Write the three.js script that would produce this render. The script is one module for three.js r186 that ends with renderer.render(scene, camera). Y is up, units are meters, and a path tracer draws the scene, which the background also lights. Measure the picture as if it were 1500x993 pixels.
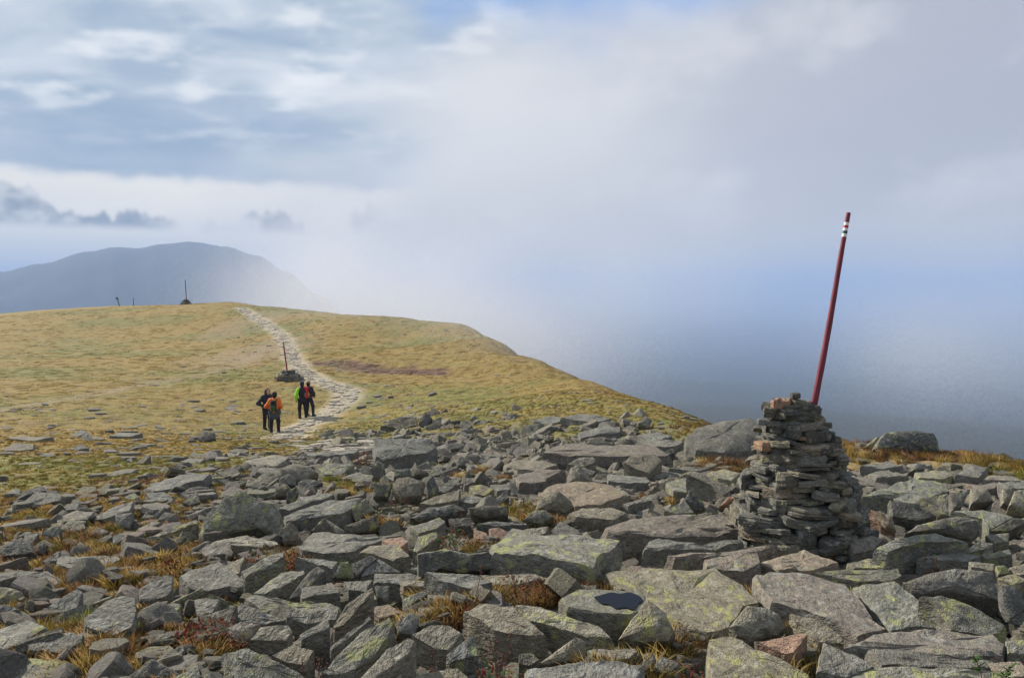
import * as THREE from 'three';
import { mergeGeometries, toCreasedNormals, mergeVertices } from 'three/addons/utils/BufferGeometryUtils.js';
import { MarchingCubes } from 'three/addons/objects/MarchingCubes.js';
import { createNoise2D, createNoise3D, createNoise4D } from 'simplex-noise';

// ---------------------------------------------------------------- camera, light, exposure
const scene = new THREE.Scene();
const EYE = new THREE.Vector3(0, 1.65, 0), FOCAL = 1070, PITCH = Math.atan((496.5 - 420) / FOCAL);   // FOCAL in photo pixels (1500 x 993)
const camera = new THREE.PerspectiveCamera(2 * Math.atan(496.5 / FOCAL) * 180 / Math.PI, 1500 / 993, 0.1, 120000);
camera.position.copy(EYE);
camera.rotation.x = -PITCH;

const renderer = new THREE.WebGLRenderer({ antialias: true });
renderer.toneMapping = THREE.LinearToneMapping;
renderer.toneMappingExposure = 1.5;
renderer.shadowMap.enabled = true;

const SUN = new THREE.Vector3(-0.74, 0.62, -0.50).normalize();
const sun = new THREE.DirectionalLight(new THREE.Color(1, 0.92, 0.80), 5);
sun.name = 'sun';
sun.position.copy(SUN).multiplyScalar(200);
sun.castShadow = true;
Object.assign(sun.shadow.camera, { left: -130, right: 130, top: 130, bottom: -130, near: 1, far: 500 });
sun.shadow.mapSize.set(4096, 4096);
scene.add(sun, sun.target);

// ---------------------------------------------------------------- seeded numbers and noise
function rng(seed) { let a = seed >>> 0; return () => { a = (a + 0x6d2b79f5) | 0; let t = Math.imul(a ^ (a >>> 15), 1 | a); t = (t + Math.imul(t ^ (t >>> 7), 61 | t)) ^ t; return ((t ^ (t >>> 14)) >>> 0) / 4294967296; }; }
const noise2 = createNoise2D(rng(11)), noise3 = createNoise3D(rng(12));
const fbm2 = (x, y, n = 4) => { let s = 0, a = 1, t = 0; for (let i = 0; i < n; i++) { s += a * noise2(x + i * 17.3, y - i * 9.1); t += a; a *= 0.5; x *= 2.03; y *= 2.03; } return s / t; };
const fbm3 = (x, y, z, n = 4) => { let s = 0, a = 1, t = 0; for (let i = 0; i < n; i++) { s += a * noise3(x + i * 17.3, y - i * 9.1, z + i * 4.7); t += a; a *= 0.5; x *= 2.03; y *= 2.03; z *= 2.03; } return s / t; };
const clamp = (x, a = 0, b = 1) => Math.min(b, Math.max(a, x));
const step = (a, b, x) => { const t = clamp((x - a) / (b - a)); return t * t * (3 - 2 * t); };
const mix = (a, b, t) => a + (b - a) * t;
const mix3 = (a, b, t) => [mix(a[0], b[0], t), mix(a[1], b[1], t), mix(a[2], b[2], t)];
const lin = (c) => { c /= 255; return c <= 0.04045 ? c / 12.92 : ((c + 0.055) / 1.055) ** 2.4; };
const rgb = (r, g, b) => [lin(r), lin(g), lin(b)];
const V = (x, y, z) => new THREE.Vector3(x, y, z);

// ---------------------------------------------------------------- sky: high broken cloud and a bank of hill fog
{
  const W = 2304, H = 1152, data = new Float32Array(W * H * 4);
  const GREY = rgb(158, 180, 204), BRIGHT = rgb(247, 250, 253), BLUE = rgb(122, 168, 234), WARM = rgb(250, 247, 240), LOW = rgb(230, 231, 228);
  const PUFF = rgb(110, 128, 152), PUFFLIT = rgb(226, 229, 231), BANK = rgb(229, 231, 234), BANKFAR = rgb(183, 188, 202), BANKLOW = rgb(204, 204, 204);
  for (let row = 0; row < H; row++) {
    const el = ((row + 0.5) / H - 0.5) * 180, up = el * Math.PI / 180, y = Math.sin(up), c = Math.cos(up);
    for (let col = 0; col < W; col++) {
      const o = (row * W + col) * 4;
      let out = LOW;
      if (el > -1) {
        const a = ((col + 0.5) / W - 0.5) * 2 * Math.PI, x = Math.cos(a) * c, z = Math.sin(a) * c;
        const az = Math.atan2(x, -z) * 180 / Math.PI, e = Math.max(el, 0);
        const k = 1 / (y + 0.16), u = x * k, v = z * k;
        // high layer
        const wu = u + 0.1 * fbm2(u * 1.6 + 5, v * 1.6, 2), wv = v + 0.1 * fbm2(u * 1.6, v * 1.6 + 9, 2);
        let n = 0.5 + 0.55 * fbm2(wu * 0.9 + 3.1, wv * 1.3 + 1.7, 6);
        n = 0.25 * n + 0.7 * step(0.22, 0.9, n);
        out = mix3(GREY, BRIGHT, n);
        const wisp = step(0.0, 0.6, fbm2(u * 2.2 + 20, v * 3.4 - 7, 6)) * step(7, 12, e);
        out = mix3(out, BRIGHT, 0.75 * wisp);
        const gap = step(0.18, 0.6, fbm2(u * 0.8 + 8.2, v * 0.8 - 2.2, 4)) * step(9, 19, e);
        out = mix3(out, BLUE, 0.85 * Math.max(gap, 1 - step(4, 11, Math.hypot((az - 8) * 0.5, e - 26) + 3 * fbm2(az * 0.08, e * 0.12, 4))));
        // paler strip under a grey shelf, low down
        if (e < 16) {
        const wob = 1.3 + 0.7 * fbm2(az * 0.05, 3.3, 3) + 0.35 * fbm2(az * 0.3, e * 0.4, 3);
        out = mix3(out, GREY, 0.75 * step(8.3, 9.0, e + wob) * (1 - step(9.5, 15, e + wob)));
        out = mix3(out, WARM, 0.9 * (1 - step(8.2, 9.3, e + wob)));
        out = mix3(out, LOW, 1 - step(2.2, 5.0, e));
        // small far cumulus
        const pn = fbm2(az * 0.11 + 40, e * 0.16, 5) * 1.0 + 0.35 * fbm2(az * 0.5, e * 0.75, 4);
        const top = 5.6 + 1.9 * fbm2(az * 0.09 + 7.7, 0.5, 2) + 0.8 * fbm2(az * 0.75, 1.5, 3);
        const puff = step(3.7, 4.4, e + 0.25 * pn) * (1 - step(top - 0.25, top + 0.12, e + 0.22 * pn)) * step(-0.12, 0.1, fbm2(az * 0.075 + 1.9, 8.8, 2) + 0.22);
        out = mix3(out, mix3(PUFF, PUFFLIT, step(0.1, 0.62, pn * 0.6 + 0.42 + 0.12 * (e - 5))), 0.85 * puff);
        }
        // fog bank: everything round to the other side of the ridge
        const soft = fbm2(az * 0.035 + 2, e * 0.06 + 5, 4) * 7;
        const edge = -17 + 0.018 * e * e + 0.55 * Math.max(0, e - 5) + soft;
        const far = az > 0 ? az : az < -90 ? az + 360 : az;
        const bank = step(edge - 9, edge + 9, far) * (1 - step(150, 200, far)) * (1 - step(24, 60, e + soft * 1.5) * 0.6);
        let fog = mix3(BANK, BANKFAR, step(-8, 34, far + soft * 0.8 + (e - 10) * 0.3));
        fog = mix3(BANKLOW, fog, step(-1, 11, e + soft * 0.3));
        fog = mix3(fog, BANK, 0.55 * step(-0.1, 0.6, fbm2(az * 0.06 - 3, e * 0.09 + 2, 5)) * step(1, 9, e));
        const thin = Math.max(step(0.05, 0.75, fbm2(az * 0.03 + 14, e * 0.07, 4)) * 0.7, 0.95 - 0.95 * step(4, 11, Math.hypot((az - 8) * 0.5, e - 26) + soft * 0.3)) * step(13, 22, e);
        out = mix3(out, fog, bank * (1 - thin));
      }
      data[o] = out[0] * 0.667; data[o + 1] = out[1] * 0.667; data[o + 2] = out[2] * 0.667; data[o + 3] = 1;
    }
  }
  const sky = new THREE.DataTexture(data, W, H, THREE.RGBAFormat, THREE.FloatType);
  sky.mapping = THREE.EquirectangularReflectionMapping; sky.magFilter = THREE.LinearFilter; sky.needsUpdate = true;
  scene.background = sky; scene.environment = sky;
}
scene.fog = new THREE.FogExp2(new THREE.Color().setRGB(0.45, 0.635, 1.0), 1 / 5200);

// ---------------------------------------------------------------- the lie of the land
function ray(px, py) {
  const d = V((px - 750) / FOCAL, -(py - 496.5) / FOCAL, -1), c = Math.cos(PITCH), s = Math.sin(PITCH);
  return V(d.x, d.y * c + d.z * s, -d.y * s + d.z * c);
}
const at = (px, py, depth) => { const r = ray(px, py); return r.multiplyScalar(depth / -r.z).add(EYE); };
const knots = [
  // centre line: stony shoulder, shallow saddle, brow
  [750, 1090, 2.3], [750, 993, 3.0], [750, 900, 4.0], [750, 820, 5.4], [750, 750, 7.6], [750, 700, 10.6], [750, 660, 15.2], [750, 635, 20.5], [750, 615, 26], [750, 580, 36], [750, 550, 46], [750, 525, 58], [750, 512, 66],
  // towards the hikers, the path and the far crest
  [0, 1090, 2.3], [0, 993, 3.0], [0, 900, 4.1], [0, 800, 6.1], [0, 720, 10.5], [0, 660, 17.5], [0, 600, 33], [0, 550, 50], [0, 500, 82], [0, 460, 118], [250, 700, 11.8], [250, 650, 21], [250, 600, 35], [270, 560, 48], [270, 520, 67], [270, 480, 92], [270, 446, 119], [150, 449, 122],
  [400, 634, 31], [445, 613, 35.5], [490, 660, 19], [525, 576, 41], [420, 553, 47], [435, 520, 63], [400, 485, 84], [345, 447, 115], [345, 443, 121], [420, 452, 112], [490, 460, 102], [545, 466, 94], [600, 471, 89], [650, 479, 83], [600, 492, 74], [660, 500, 69], [560, 508, 68], [640, 540, 52], [650, 590, 34.5], [700, 486, 77], [725, 499, 71],
  // brow down to the fog
  [800, 536, 56], [850, 556, 48], [900, 576, 40.5], [950, 592, 34.5], [1020, 613, 27], [1000, 640, 19], [1100, 632, 20.5], [1225, 645, 17], [1320, 665, 14.4], [1420, 672, 13], [1500, 683, 12], [1200, 700, 10], [1200, 800, 5.9], [1350, 750, 7.6], [1500, 850, 4.8], [1500, 993, 3], [1500, 1090, 2.3], [1500, 750, 7.4], [1000, 750, 7.6], [1000, 850, 4.9],
].map(([px, py, d]) => { const p = at(px, py, d); return [p.x, p.z, p.y]; });
const fall = [[0, 455, 150, -7], [150, 449, 155, -6], [345, 443, 150, -7], [500, 458, 132, -9], [600, 467, 120, -11], [700, 491, 100, -12.5], [800, 536, 76, -14], [900, 576, 60, -14], [1020, 613, 42, -11], [1225, 645, 27, -8.5], [1420, 672, 21, -7.5], [1500, 683, 19, -7]];
for (const [px, py, d, y] of fall) { const p = at(px, py, d); knots.push([p.x, p.z, y]); }
knots.push([-14, 4, 0.3], [0, 5, 0.5], [12, 4, 0], [-40, 0, -2], [-70, -20, -5], [20, 5, -3], [30, -8, -9], [45, -25, -20], [50, -60, -34], [30, -110, -38], [-30, -190, -26], [-110, -190, -22], [-150, -110, -14], [-110, -50, -8.5], [0, 40, -1], [-60, 50, -4], [60, 40, -16], [-170, 0, -14]);
const tps = (() => {
  const n = knots.length, m = n + 3, A = Array.from({ length: m }, () => new Float64Array(m + 1)), U = (r2) => (r2 < 1e-9 ? 0 : 0.5 * r2 * Math.log(r2));
  for (let i = 0; i < n; i++) {
    for (let j = 0; j < n; j++) A[i][j] = U((knots[i][0] - knots[j][0]) ** 2 + (knots[i][1] - knots[j][1]) ** 2) + (i === j ? 0.15 : 0);
    A[i][n] = A[n][i] = 1; A[i][n + 1] = A[n + 1][i] = knots[i][0]; A[i][n + 2] = A[n + 2][i] = knots[i][1]; A[i][m] = knots[i][2];
  }
  for (let c = 0; c < m; c++) {
    let p = c; for (let r = c + 1; r < m; r++) if (Math.abs(A[r][c]) > Math.abs(A[p][c])) p = r;
    [A[c], A[p]] = [A[p], A[c]];
    for (let r = 0; r < m; r++) if (r !== c) { const f = A[r][c] / A[c][c]; if (f) for (let k = c; k <= m; k++) A[r][k] -= f * A[c][k]; }
  }
  const w = A.map((row, i) => row[m] / row[i]);
  return (x, z) => { let s = w[n] + w[n + 1] * x + w[n + 2] * z; for (let i = 0; i < n; i++) s += w[i] * U((x - knots[i][0]) ** 2 + (z - knots[i][1]) ** 2); return s; };
})();
function land(x, z) {
  const r = Math.hypot(x + 20, z + 60), out = step(130, 250, r);
  let h = out < 1 ? tps(x, z) : 0;
  h += 0.10 * fbm2(x * 0.22, z * 0.22, 3) + 0.045 * fbm2(x * 1.1 + 9, z * 1.1, 3);
  if (out > 0) h = mix(h, lowland(r) + 3 - step(300, 600, r) * 30 + 5 * fbm2(x * 0.012, z * 0.012, 4), out);
  return h;
}
function hit(px, py, far = 200) {   // where the line of sight through a photo pixel meets the ground
  const r = ray(px, py); let a = 1.5, b = 1.5;
  const over = (d) => { const k = d / -r.z; return EYE.y + r.y * k - land(r.x * k, r.z * k); };
  while (b < far && over(b) > 0) { a = b; b *= 1.02; }
  for (let i = 0; i < 20; i++) { const m = (a + b) / 2; if (over(m) > 0) a = m; else b = m; }
  return at(px, py, b);
}
const downs = [[60, -34], [200, -62], [400, -104], [700, -146], [1300, -219], [2600, -345], [4700, -440], [7800, -482], [13000, -505], [45000, -560]];
function lowland(r) { let k = 0; while (k + 2 < downs.length && downs[k + 1][0] < r) k++; const t = Math.max(0, Math.log(r / downs[k][0]) / Math.log(downs[k + 1][0] / downs[k][0])), p0 = downs[Math.max(0, k - 1)][1], p1 = downs[k][1], p2 = downs[k + 1][1], p3 = downs[Math.min(downs.length - 1, k + 2)][1]; return 0.5 * (2 * p1 + (p2 - p0) * t + (2 * p0 - 5 * p1 + 4 * p2 - p3) * t * t + (3 * p1 - p0 - 3 * p2 + p3) * t * t * t); }
const slopeAt = (x, z, e = 0.6) => V(-(land(x + e, z) - land(x - e, z)) / (2 * e), 1, -(land(x, z + e) - land(x, z - e)) / (2 * e)).normalize();

// ---------------------------------------------------------------- naming
const taken = new Map();
function numbered(name) { const n = taken.get(name) ?? 0; taken.set(name, n + 1); return n ? name + '_' + String(n).padStart(3, '0') : name; }
function tag(o, label, category, group, kind) { if (label) o.userData.label = label; if (category) o.userData.category = category; if (group) o.userData.group = group; if (kind) o.userData.kind = kind; return o; }
function put(name, geometry, material, parent = scene) {
  const m = new THREE.Mesh(geometry, material); m.name = parent === scene ? numbered(name) : name; m.castShadow = m.receiveShadow = true; parent.add(m); return m;
}
function base(name, p, turn = 0) { const g = new THREE.Group(); g.name = numbered(name); g.position.copy(p); g.rotation.y = turn; scene.add(g); return g; }
function texture(w, h, f, srgb = true) {
  const d = new Uint8Array(w * h * 4);
  for (let y = 0; y < h; y++) for (let x = 0; x < w; x++) { const c = f(x, y), o = (y * w + x) * 4; for (let k = 0; k < 3; k++) { let v = clamp(c[k]); if (srgb) v = v <= 0.0031308 ? v * 12.92 : 1.055 * v ** (1 / 2.4) - 0.055; d[o + k] = Math.round(v * 255); } d[o + 3] = 255; }
  const t = new THREE.DataTexture(d, w, h); t.wrapS = t.wrapT = THREE.RepeatWrapping; t.magFilter = THREE.LinearFilter; t.minFilter = THREE.LinearMipmapLinearFilter; if (srgb) t.colorSpace = THREE.SRGBColorSpace; t.needsUpdate = true; return t;
}

// ---------------------------------------------------------------- path line, worn trail
const pathLine = [[352, 451], [370, 463], [390, 474], [408, 488], [421, 505], [430, 525], [440, 541], [455, 551], [478, 561], [502, 569], [512, 578], [508, 588], [494, 598], [474, 609], [455, 620], [432, 631], [424, 642]].map(([x, y]) => hit(x, y));
const trailLine = [[-10, 603], [80, 588], [160, 574], [230, 562], [300, 547], [352, 533], [392, 508]].map(([x, y]) => hit(x, y));
const pathCurve = new THREE.CatmullRomCurve3(pathLine, false, 'centripetal');
function lineDistance(line, x, z) {
  let best = 1e9;
  for (let i = 0; i + 1 < line.length; i++) {
    const a = line[i], b = line[i + 1], dx = b.x - a.x, dz = b.z - a.z, ex = x - a.x, ez = z - a.z; let t = (ex * dx + ez * dz) / (dx * dx + dz * dz); t = t < 0 ? 0 : t > 1 ? 1 : t;
    const q = (ex - t * dx) ** 2 + (ez - t * dz) ** 2; if (q < best) best = q;
  }
  return Math.sqrt(best);
}
const pathFine = pathCurve.getPoints(30);
const heath = [[480, 532], [540, 541], [590, 545], [632, 546]].map(([x, y]) => hit(x, y));
const gravelCentre = hit(385, 515), gravelTop = hit(362, 475);
// how stony the ground is: 1 in the block field, little in the meadow
const fieldEdge = [[-200, 12], [-20, 730], [60, 735], [180, 715], [260, 690], [420, 672], [540, 640], [640, 630], [760, 625], [800, 628], [880, 634], [960, 636], [1040, 630], [1120, 640], [1230, 650], [1500, 684], [1700, 694]];
const edgeWorld = fieldEdge.slice(1).map(([x, y]) => { const p = hit(x, y); return [Math.atan2(p.x, -p.z), Math.hypot(p.x, p.z)]; });
function stony(x, z) {
  const az = Math.atan2(x, -z), r = Math.hypot(x, z);
  let e = edgeWorld[0][1];
  for (let i = 0; i + 1 < edgeWorld.length; i++) if (az >= edgeWorld[i][0]) e = mix(edgeWorld[i][1], edgeWorld[i + 1][1], clamp((az - edgeWorld[i][0]) / (edgeWorld[i + 1][0] - edgeWorld[i][0])));
  const n = fbm2(x * 0.35 + 4, z * 0.35, 3);
  const wide = step(0.12, -0.12, az);
  return 1 - step(e * mix(0.86, 0.72, wide), e * mix(1.12, 1.3, wide), r * (1 + mix(0.18, 0.42, wide) * n));
}

// pockets of turf among the blocks: photo pixel, radius, tufts, colour
const clumps = [[150, 845, 0.45, 60, 1], [210, 835, 0.5, 70, 0], [230, 850, 0.35, 50, 0], [95, 925, 0.25, 24, 2], [75, 950, 0.2, 18, 1], [150, 985, 0.25, 46, 0], [170, 955, 0.22, 26, 1], [120, 970, 0.18, 20, 3], [285, 950, 0.16, 18, 0], [100, 800, 0.6, 50, 1], [30, 870, 0.3, 26, 2], [440, 818, 0.25, 26, 1], [450, 812, 0.2, 16, 0], [510, 708, 0.7, 60, 2], [530, 716, 0.5, 40, 0], [560, 766, 0.25, 20, 1], [700, 808, 0.22, 26, 0], [715, 800, 0.18, 20, 1], [710, 868, 0.26, 46, 0], [760, 874, 0.22, 40, 1], [790, 868, 0.2, 34, 1], [650, 896, 0.22, 40, 1], [612, 912, 0.15, 22, 0], [1000, 940, 0.12, 18, 1], [985, 950, 0.12, 14, 0], [1180, 962, 0.14, 30, 3], [1165, 908, 0.14, 24, 3], [1112, 872, 0.1, 20, 1], [935, 735, 0.3, 16, 1], [960, 730, 0.3, 16, 1], [1035, 682, 0.5, 30, 1], [1070, 680, 0.5, 30, 1], [800, 758, 0.3, 22, 1], [760, 744, 0.4, 30, 0], [755, 752, 0.3, 20, 2], [820, 862, 0.18, 18, 1], [880, 858, 0.12, 12, 1], [940, 980, 0.14, 20, 0], [1140, 985, 0.1, 12, 2], [330, 740, 0.4, 18, 1], [700, 690, 0.5, 24, 1], [730, 700, 0.5, 20, 1], [1260, 655, 1.1, 60, 0], [1285, 668, 0.8, 40, 1], [1375, 668, 0.7, 34, 1], [1400, 672, 0.7, 40, 1], [1430, 674, 0.6, 26, 0], [1470, 684, 0.6, 34, 0], [1350, 670, 0.6, 40, 1], [1490, 690, 0.5, 24, 2], [1230, 648, 0.8, 40, 1], [1020, 622, 1.0, 30, 1], [990, 630, 1.0, 30, 0], [640, 860, 0.2, 20, 3], [880, 984, 0.12, 12, 0], [1250, 872, 0.06, 6, 1]];
const pockets = clumps.map(([px, py, rad]) => { const p = hit(px, py); return [p.x, p.z, rad]; });
const pocket = (x, z) => { let v = 0; for (const [cx, cz, r] of pockets) { const d = (x - cx) ** 2 + (z - cz) ** 2; if (d < r * r * 1.7) v = Math.max(v, 1 - step(r * 0.6, r * 1.3, Math.sqrt(d))); } return v; };
// the block field lies in a shallow bed of soil and chips, lower than the tops of its blocks
const grassy = (x, z) => step(-0.2, -0.46, Math.atan2(x, -z)) * step(-0.85, -0.1, fbm2(x * 0.55 + 60, z * 0.55, 3));
function bed(x, z) { const r2 = x * x + z * z; if (r2 > 1600 || z > 2) return land(x, z); return land(x, z) - 0.17 * step(0.25, 0.9, stony(x, z)) * (1 - Math.max(0.88 * grassy(x, z), 0.85 * pocket(x, z))); }
// ---------------------------------------------------------------- ground
const GX = -110, GZ = -150, GS = 160;
const groundMap = texture(1440, 1440, (i, j) => {
  const x = GX + (i + 0.5) / 1440 * GS, z = GZ + (j + 0.5) / 1440 * GS;
  const big = fbm2(x * 0.035, z * 0.05, 4), mid = fbm2(x * 0.3 + 30, z * 0.3, 4), fine = noise2(x * 3.1, z * 3.1) * 0.5 + noise2(x * 6.3, z * 6.3) * 0.5;
  let c = mix3([0.200, 0.138, 0.029], [0.125, 0.122, 0.020], step(-0.2, 0.55, big + 0.3 * mid));          // straw to olive
  c = mix3(c, [0.222, 0.155, 0.044], step(0.1, 0.8, fbm2(x * 0.6 + 3, z * 0.9 + 70, 3)) * 0.7);              // bleached tussocks
  c = mix3(c, [0.110, 0.062, 0.028], step(0.25, 0.75, fbm2(x * 0.45 - 8, z * 0.7 + 20, 4)) * 0.7);            // rusty patches
  const dh = lineDistance(heath, x, z);
  c = mix3(c, [0.085, 0.036, 0.026], (1 - step(0.6, 2.6, dh + 1.6 * mid)) * 0.85);
  if (z < -25) {
    const dp = lineDistance(pathFine, x, z) + 0.5 * mid, dg = Math.min(Math.hypot((x - gravelCentre.x) / 1.0, (z - gravelCentre.z) / 2.6), Math.hypot((x - gravelTop.x) / 0.9, (z - gravelTop.z) / 2.4));
    c = mix3(c, [0.19, 0.145, 0.10], (1 - step(2.0, 6.5, dg + 2.0 * mid)) * (0.3 + 0.45 * step(-0.2, 0.5, fine)));
    c = mix3(c, [0.10, 0.125, 0.035], (1 - step(2.2, 3.6, dp)) * 0.5 * step(-0.1, 0.4, fbm2(x * 0.2, z * 0.2 + 4, 2)));
    c = mix3(c, [0.33, 0.28, 0.205], (1 - step(0.3, 1.3, dp)) * 0.85);
    c = mix3(c, [0.20, 0.155, 0.10], (1 - step(0.2, 1.4, lineDistance(trailLine, x, z) + 0.9 * mid)) * 0.5);
  }
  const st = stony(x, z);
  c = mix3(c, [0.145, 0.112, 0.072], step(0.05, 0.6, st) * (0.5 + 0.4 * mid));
  c = mix3(c, [0.05, 0.042, 0.02], step(0.35, 0.75, noise2(x * 1.3 + 50, z * 1.9)) * 0.5);
  const g = 1 + 0.22 * fine + 0.14 * (noise2(x * 12.7, z * 12.7));
  return [c[0] * g, c[1] * g, c[2] * g];
});
groundMap.wrapS = groundMap.wrapT = THREE.MirroredRepeatWrapping;
const turfBump = texture(512, 512, (i, j) => { const a = i / 512 * 2 * Math.PI, b = j / 512 * 2 * Math.PI, p = [Math.cos(a) * 3, Math.sin(a) * 3, Math.cos(b) * 3], q = Math.sin(b) * 3; const v = 0.5 + 0.5 * fbm3(p[0] + q, p[1] - q * 0.7, p[2] + q * 0.5, 5); return [v, v, v]; }, false);
turfBump.repeat.set(GS / 4, GS / 4);
{
  const N = 620, k = 8.0, A = 0.42, pos = [], uv = [], idx = [];
  const warp = (t) => A * Math.sinh(k * t);
  for (let j = 0; j <= N; j++) for (let i = 0; i <= N; i++) {
    const x = warp(i / N * 2 - 1) * 1.1 + 0.5 * (i / N * 2 - 1) * 30, z = warp(j / N * 2 - 1) + 0.5 * (j / N * 2 - 1) * 60 - 6;
    pos.push(x, bed(x, z), z); uv.push((x - GX) / GS, (z - GZ) / GS);
  }
  for (let j = 0; j < N; j++) for (let i = 0; i < N; i++) { const a = j * (N + 1) + i, b = a + 1, c = a + N + 1, d = c + 1; idx.push(a, c, b, b, c, d); }
  const g = new THREE.BufferGeometry();
  g.setAttribute('position', new THREE.Float32BufferAttribute(pos, 3)); g.setAttribute('uv', new THREE.Float32BufferAttribute(uv, 2)); g.setIndex(idx); g.computeVertexNormals();
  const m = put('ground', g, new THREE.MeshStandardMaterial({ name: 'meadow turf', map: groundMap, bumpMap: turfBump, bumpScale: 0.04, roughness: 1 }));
  tag(m, 'straw coloured alpine meadow and stony ridge shoulder', 'ground', null, 'structure');
}
// valley floor and wooded hills far below
const forestMap = texture(512, 512, (i, j) => { const a = i / 512 * 2 * Math.PI, b = j / 512 * 2 * Math.PI; const v = fbm3(Math.cos(a) * 4 + Math.cos(b) * 2, Math.sin(a) * 4 + 7, Math.sin(b) * 4 - Math.cos(b) * 2, 5); return mix3([0.010, 0.015, 0.014], [0.020, 0.027, 0.021], 0.5 + 0.5 * v); });
forestMap.repeat.set(1 / 900, 1 / 900);
const forest = new THREE.MeshStandardMaterial({ name: 'distant forest', map: forestMap, roughness: 1 });
{
  const R = 110, S = 200, pos = [], uv = [], idx = [];
  for (let j = 0; j <= R; j++) for (let i = 0; i <= S; i++) {
    const r = 20 * Math.exp(j / R * Math.log(45000 / 20)), a = i / S * 2 * Math.PI, x = Math.cos(a) * r, z = Math.sin(a) * r - 60;
    const y = lowland(r) + 0.006 * r * fbm2(x * 0.0011, z * 0.0011, 4) * step(300, 1200, r) * (1 - step(2500, 9000, r));
    pos.push(x, y, z); uv.push(x, z);
  }
  for (let j = 0; j < R; j++) for (let i = 0; i < S; i++) { const a = j * (S + 1) + i, b = a + 1, c = a + S + 1, d = c + 1; idx.push(a, b, c, b, d, c); }
  const g = new THREE.BufferGeometry();
  g.setAttribute('position', new THREE.Float32BufferAttribute(pos, 3)); g.setAttribute('uv', new THREE.Float32BufferAttribute(uv, 2)); g.setIndex(idx); g.computeVertexNormals();
  tag(put('valley', g, forest), 'dark wooded valley far below the fog', 'valley', null, 'structure');
}
// the long blue mountain across the valley
{
  const crest = [[-420, 452], [-250, 436], [-120, 420], [0, 398], [60, 386], [130, 368], [170, 362], [200, 363.5], [240, 357], [278, 354], [330, 361], [375, 374], [420, 398], [465, 432], [520, 470], [600, 500], [760, 540]];
  const DIST = (px) => 3300 + 1.2 * (px + 420);
  const C = 240, R = 40, pos = [], uv = [], idx = [];
  for (let i = 0; i <= C; i++) {
    const px = -420 + i / C * 1180; let k = 0; while (k + 2 < crest.length && crest[k + 1][0] < px) k++;
    const t = clamp((px - crest[k][0]) / (crest[k + 1][0] - crest[k][0])), py = mix(crest[k][1], crest[k + 1][1], t * t * (3 - 2 * t));
    const top = at(px, py + 0.8 * fbm2(px * 0.05, 1, 4), DIST(px)), out = V(top.x, 0, top.z).normalize();
    for (let j = 0; j <= R; j++) {
      const s = j / R * 2 - 1, run = s * 1700, drop = (top.y + 420) * Math.pow(Math.abs(s), 1.35);
      const x = top.x + out.x * run, z = top.z + out.z * run, y = top.y - drop + 18 * fbm2(x * 0.003, z * 0.003, 5) * step(0.02, 0.3, Math.abs(s));
      pos.push(x, y, z); uv.push(x, z);
    }
  }
  for (let i = 0; i < C; i++) for (let j = 0; j < R; j++) { const a = i * (R + 1) + j, b = a + 1, c = a + R + 1, d = c + 1; idx.push(a, b, c, b, d, c); }
  const g = new THREE.BufferGeometry();
  g.setAttribute('position', new THREE.Float32BufferAttribute(pos, 3)); g.setAttribute('uv', new THREE.Float32BufferAttribute(uv, 2)); g.setIndex(idx); g.computeVertexNormals();
  tag(put('mountain', g, forest), 'long blue mountain ridge across the valley', 'mountain', null, 'structure');
}

// ---------------------------------------------------------------- stone
const noise4 = createNoise4D(rng(13));
function torus(size, fx, fy) {   // noise that repeats over a square texture
  return (i, j, n = 4, s = 0) => { const a = i / size * 2 * Math.PI, b = j / size * 2 * Math.PI, ca = Math.cos(a), sa = Math.sin(a), cb = Math.cos(b), sb = Math.sin(b); let v = 0, w = 1, t = 0, f = 1; for (let k = 0; k < n; k++) { v += w * noise4(ca * fx * f + s, sa * fx * f - s * 1.7, cb * fy * f + k * 3.1, sb * fy * f + s * 0.3); t += w; w *= 0.55; f *= 2; } return v / t; };
}
const TS = 512, blot = torus(TS, 0.9, 0.9), grain = torus(TS, 3, 5), speck = torus(TS, 16, 16), crust = torus(TS, 1.6, 1.6);
const fissure = torus(TS, 0.8, 2.2), torusLine = (i, j, s) => fissure(i, j, 3, s + 71);
function stoneMap(a, b, warm, lichen, seed) {
  return texture(TS, TS, (i, j) => {
    const p = blot(i, j, 3, seed), s = grain(i, j, 3, seed + 5), k = speck(i, j, 2, seed + 9);
    let c = mix3(a, b, clamp(0.5 + 0.55 * p + 0.45 * s));
    if (warm) c = mix3(c, warm, step(0.0, 0.5, s * 0.7 + p * 0.5) * 0.6);
    const g = 1 + 0.5 * k + 0.3 * s;
    c = [c[0] * g, c[1] * g, c[2] * g];
    const fis = Math.abs(torusLine(i, j, seed)); c = mix3(c, [c[0] * 0.3, c[1] * 0.3, c[2] * 0.3], (1 - step(0.006, 0.03, fis)) * step(-0.1, 0.3, p));   // hairline fissures
    const cr = crust(i, j, 4, seed + 21);
    c = mix3(c, [0.29, 0.29, 0.255], step(0.18, 0.26, cr + 0.25 * k) * 0.45);                                  // pale grey crust lichen
    c = mix3(c, [0.035, 0.036, 0.033], step(0.14, 0.34, 0.8 * crust(i, j, 4, seed + 33) + 0.3 * blot(i, j, 2, seed + 80) + 0.30 * k) * 0.6);          // black lichen
    const y = 0.55 * crust(i, j, 4, seed + 47) + 0.75 * blot(i, j, 2, seed + 60) + 0.30 * k;
    c = mix3(c, [0.25, 0.26, 0.095], step(lichen, lichen + 0.05, y) * 0.7);                                   // map lichen
    return c;
  });
}
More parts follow.
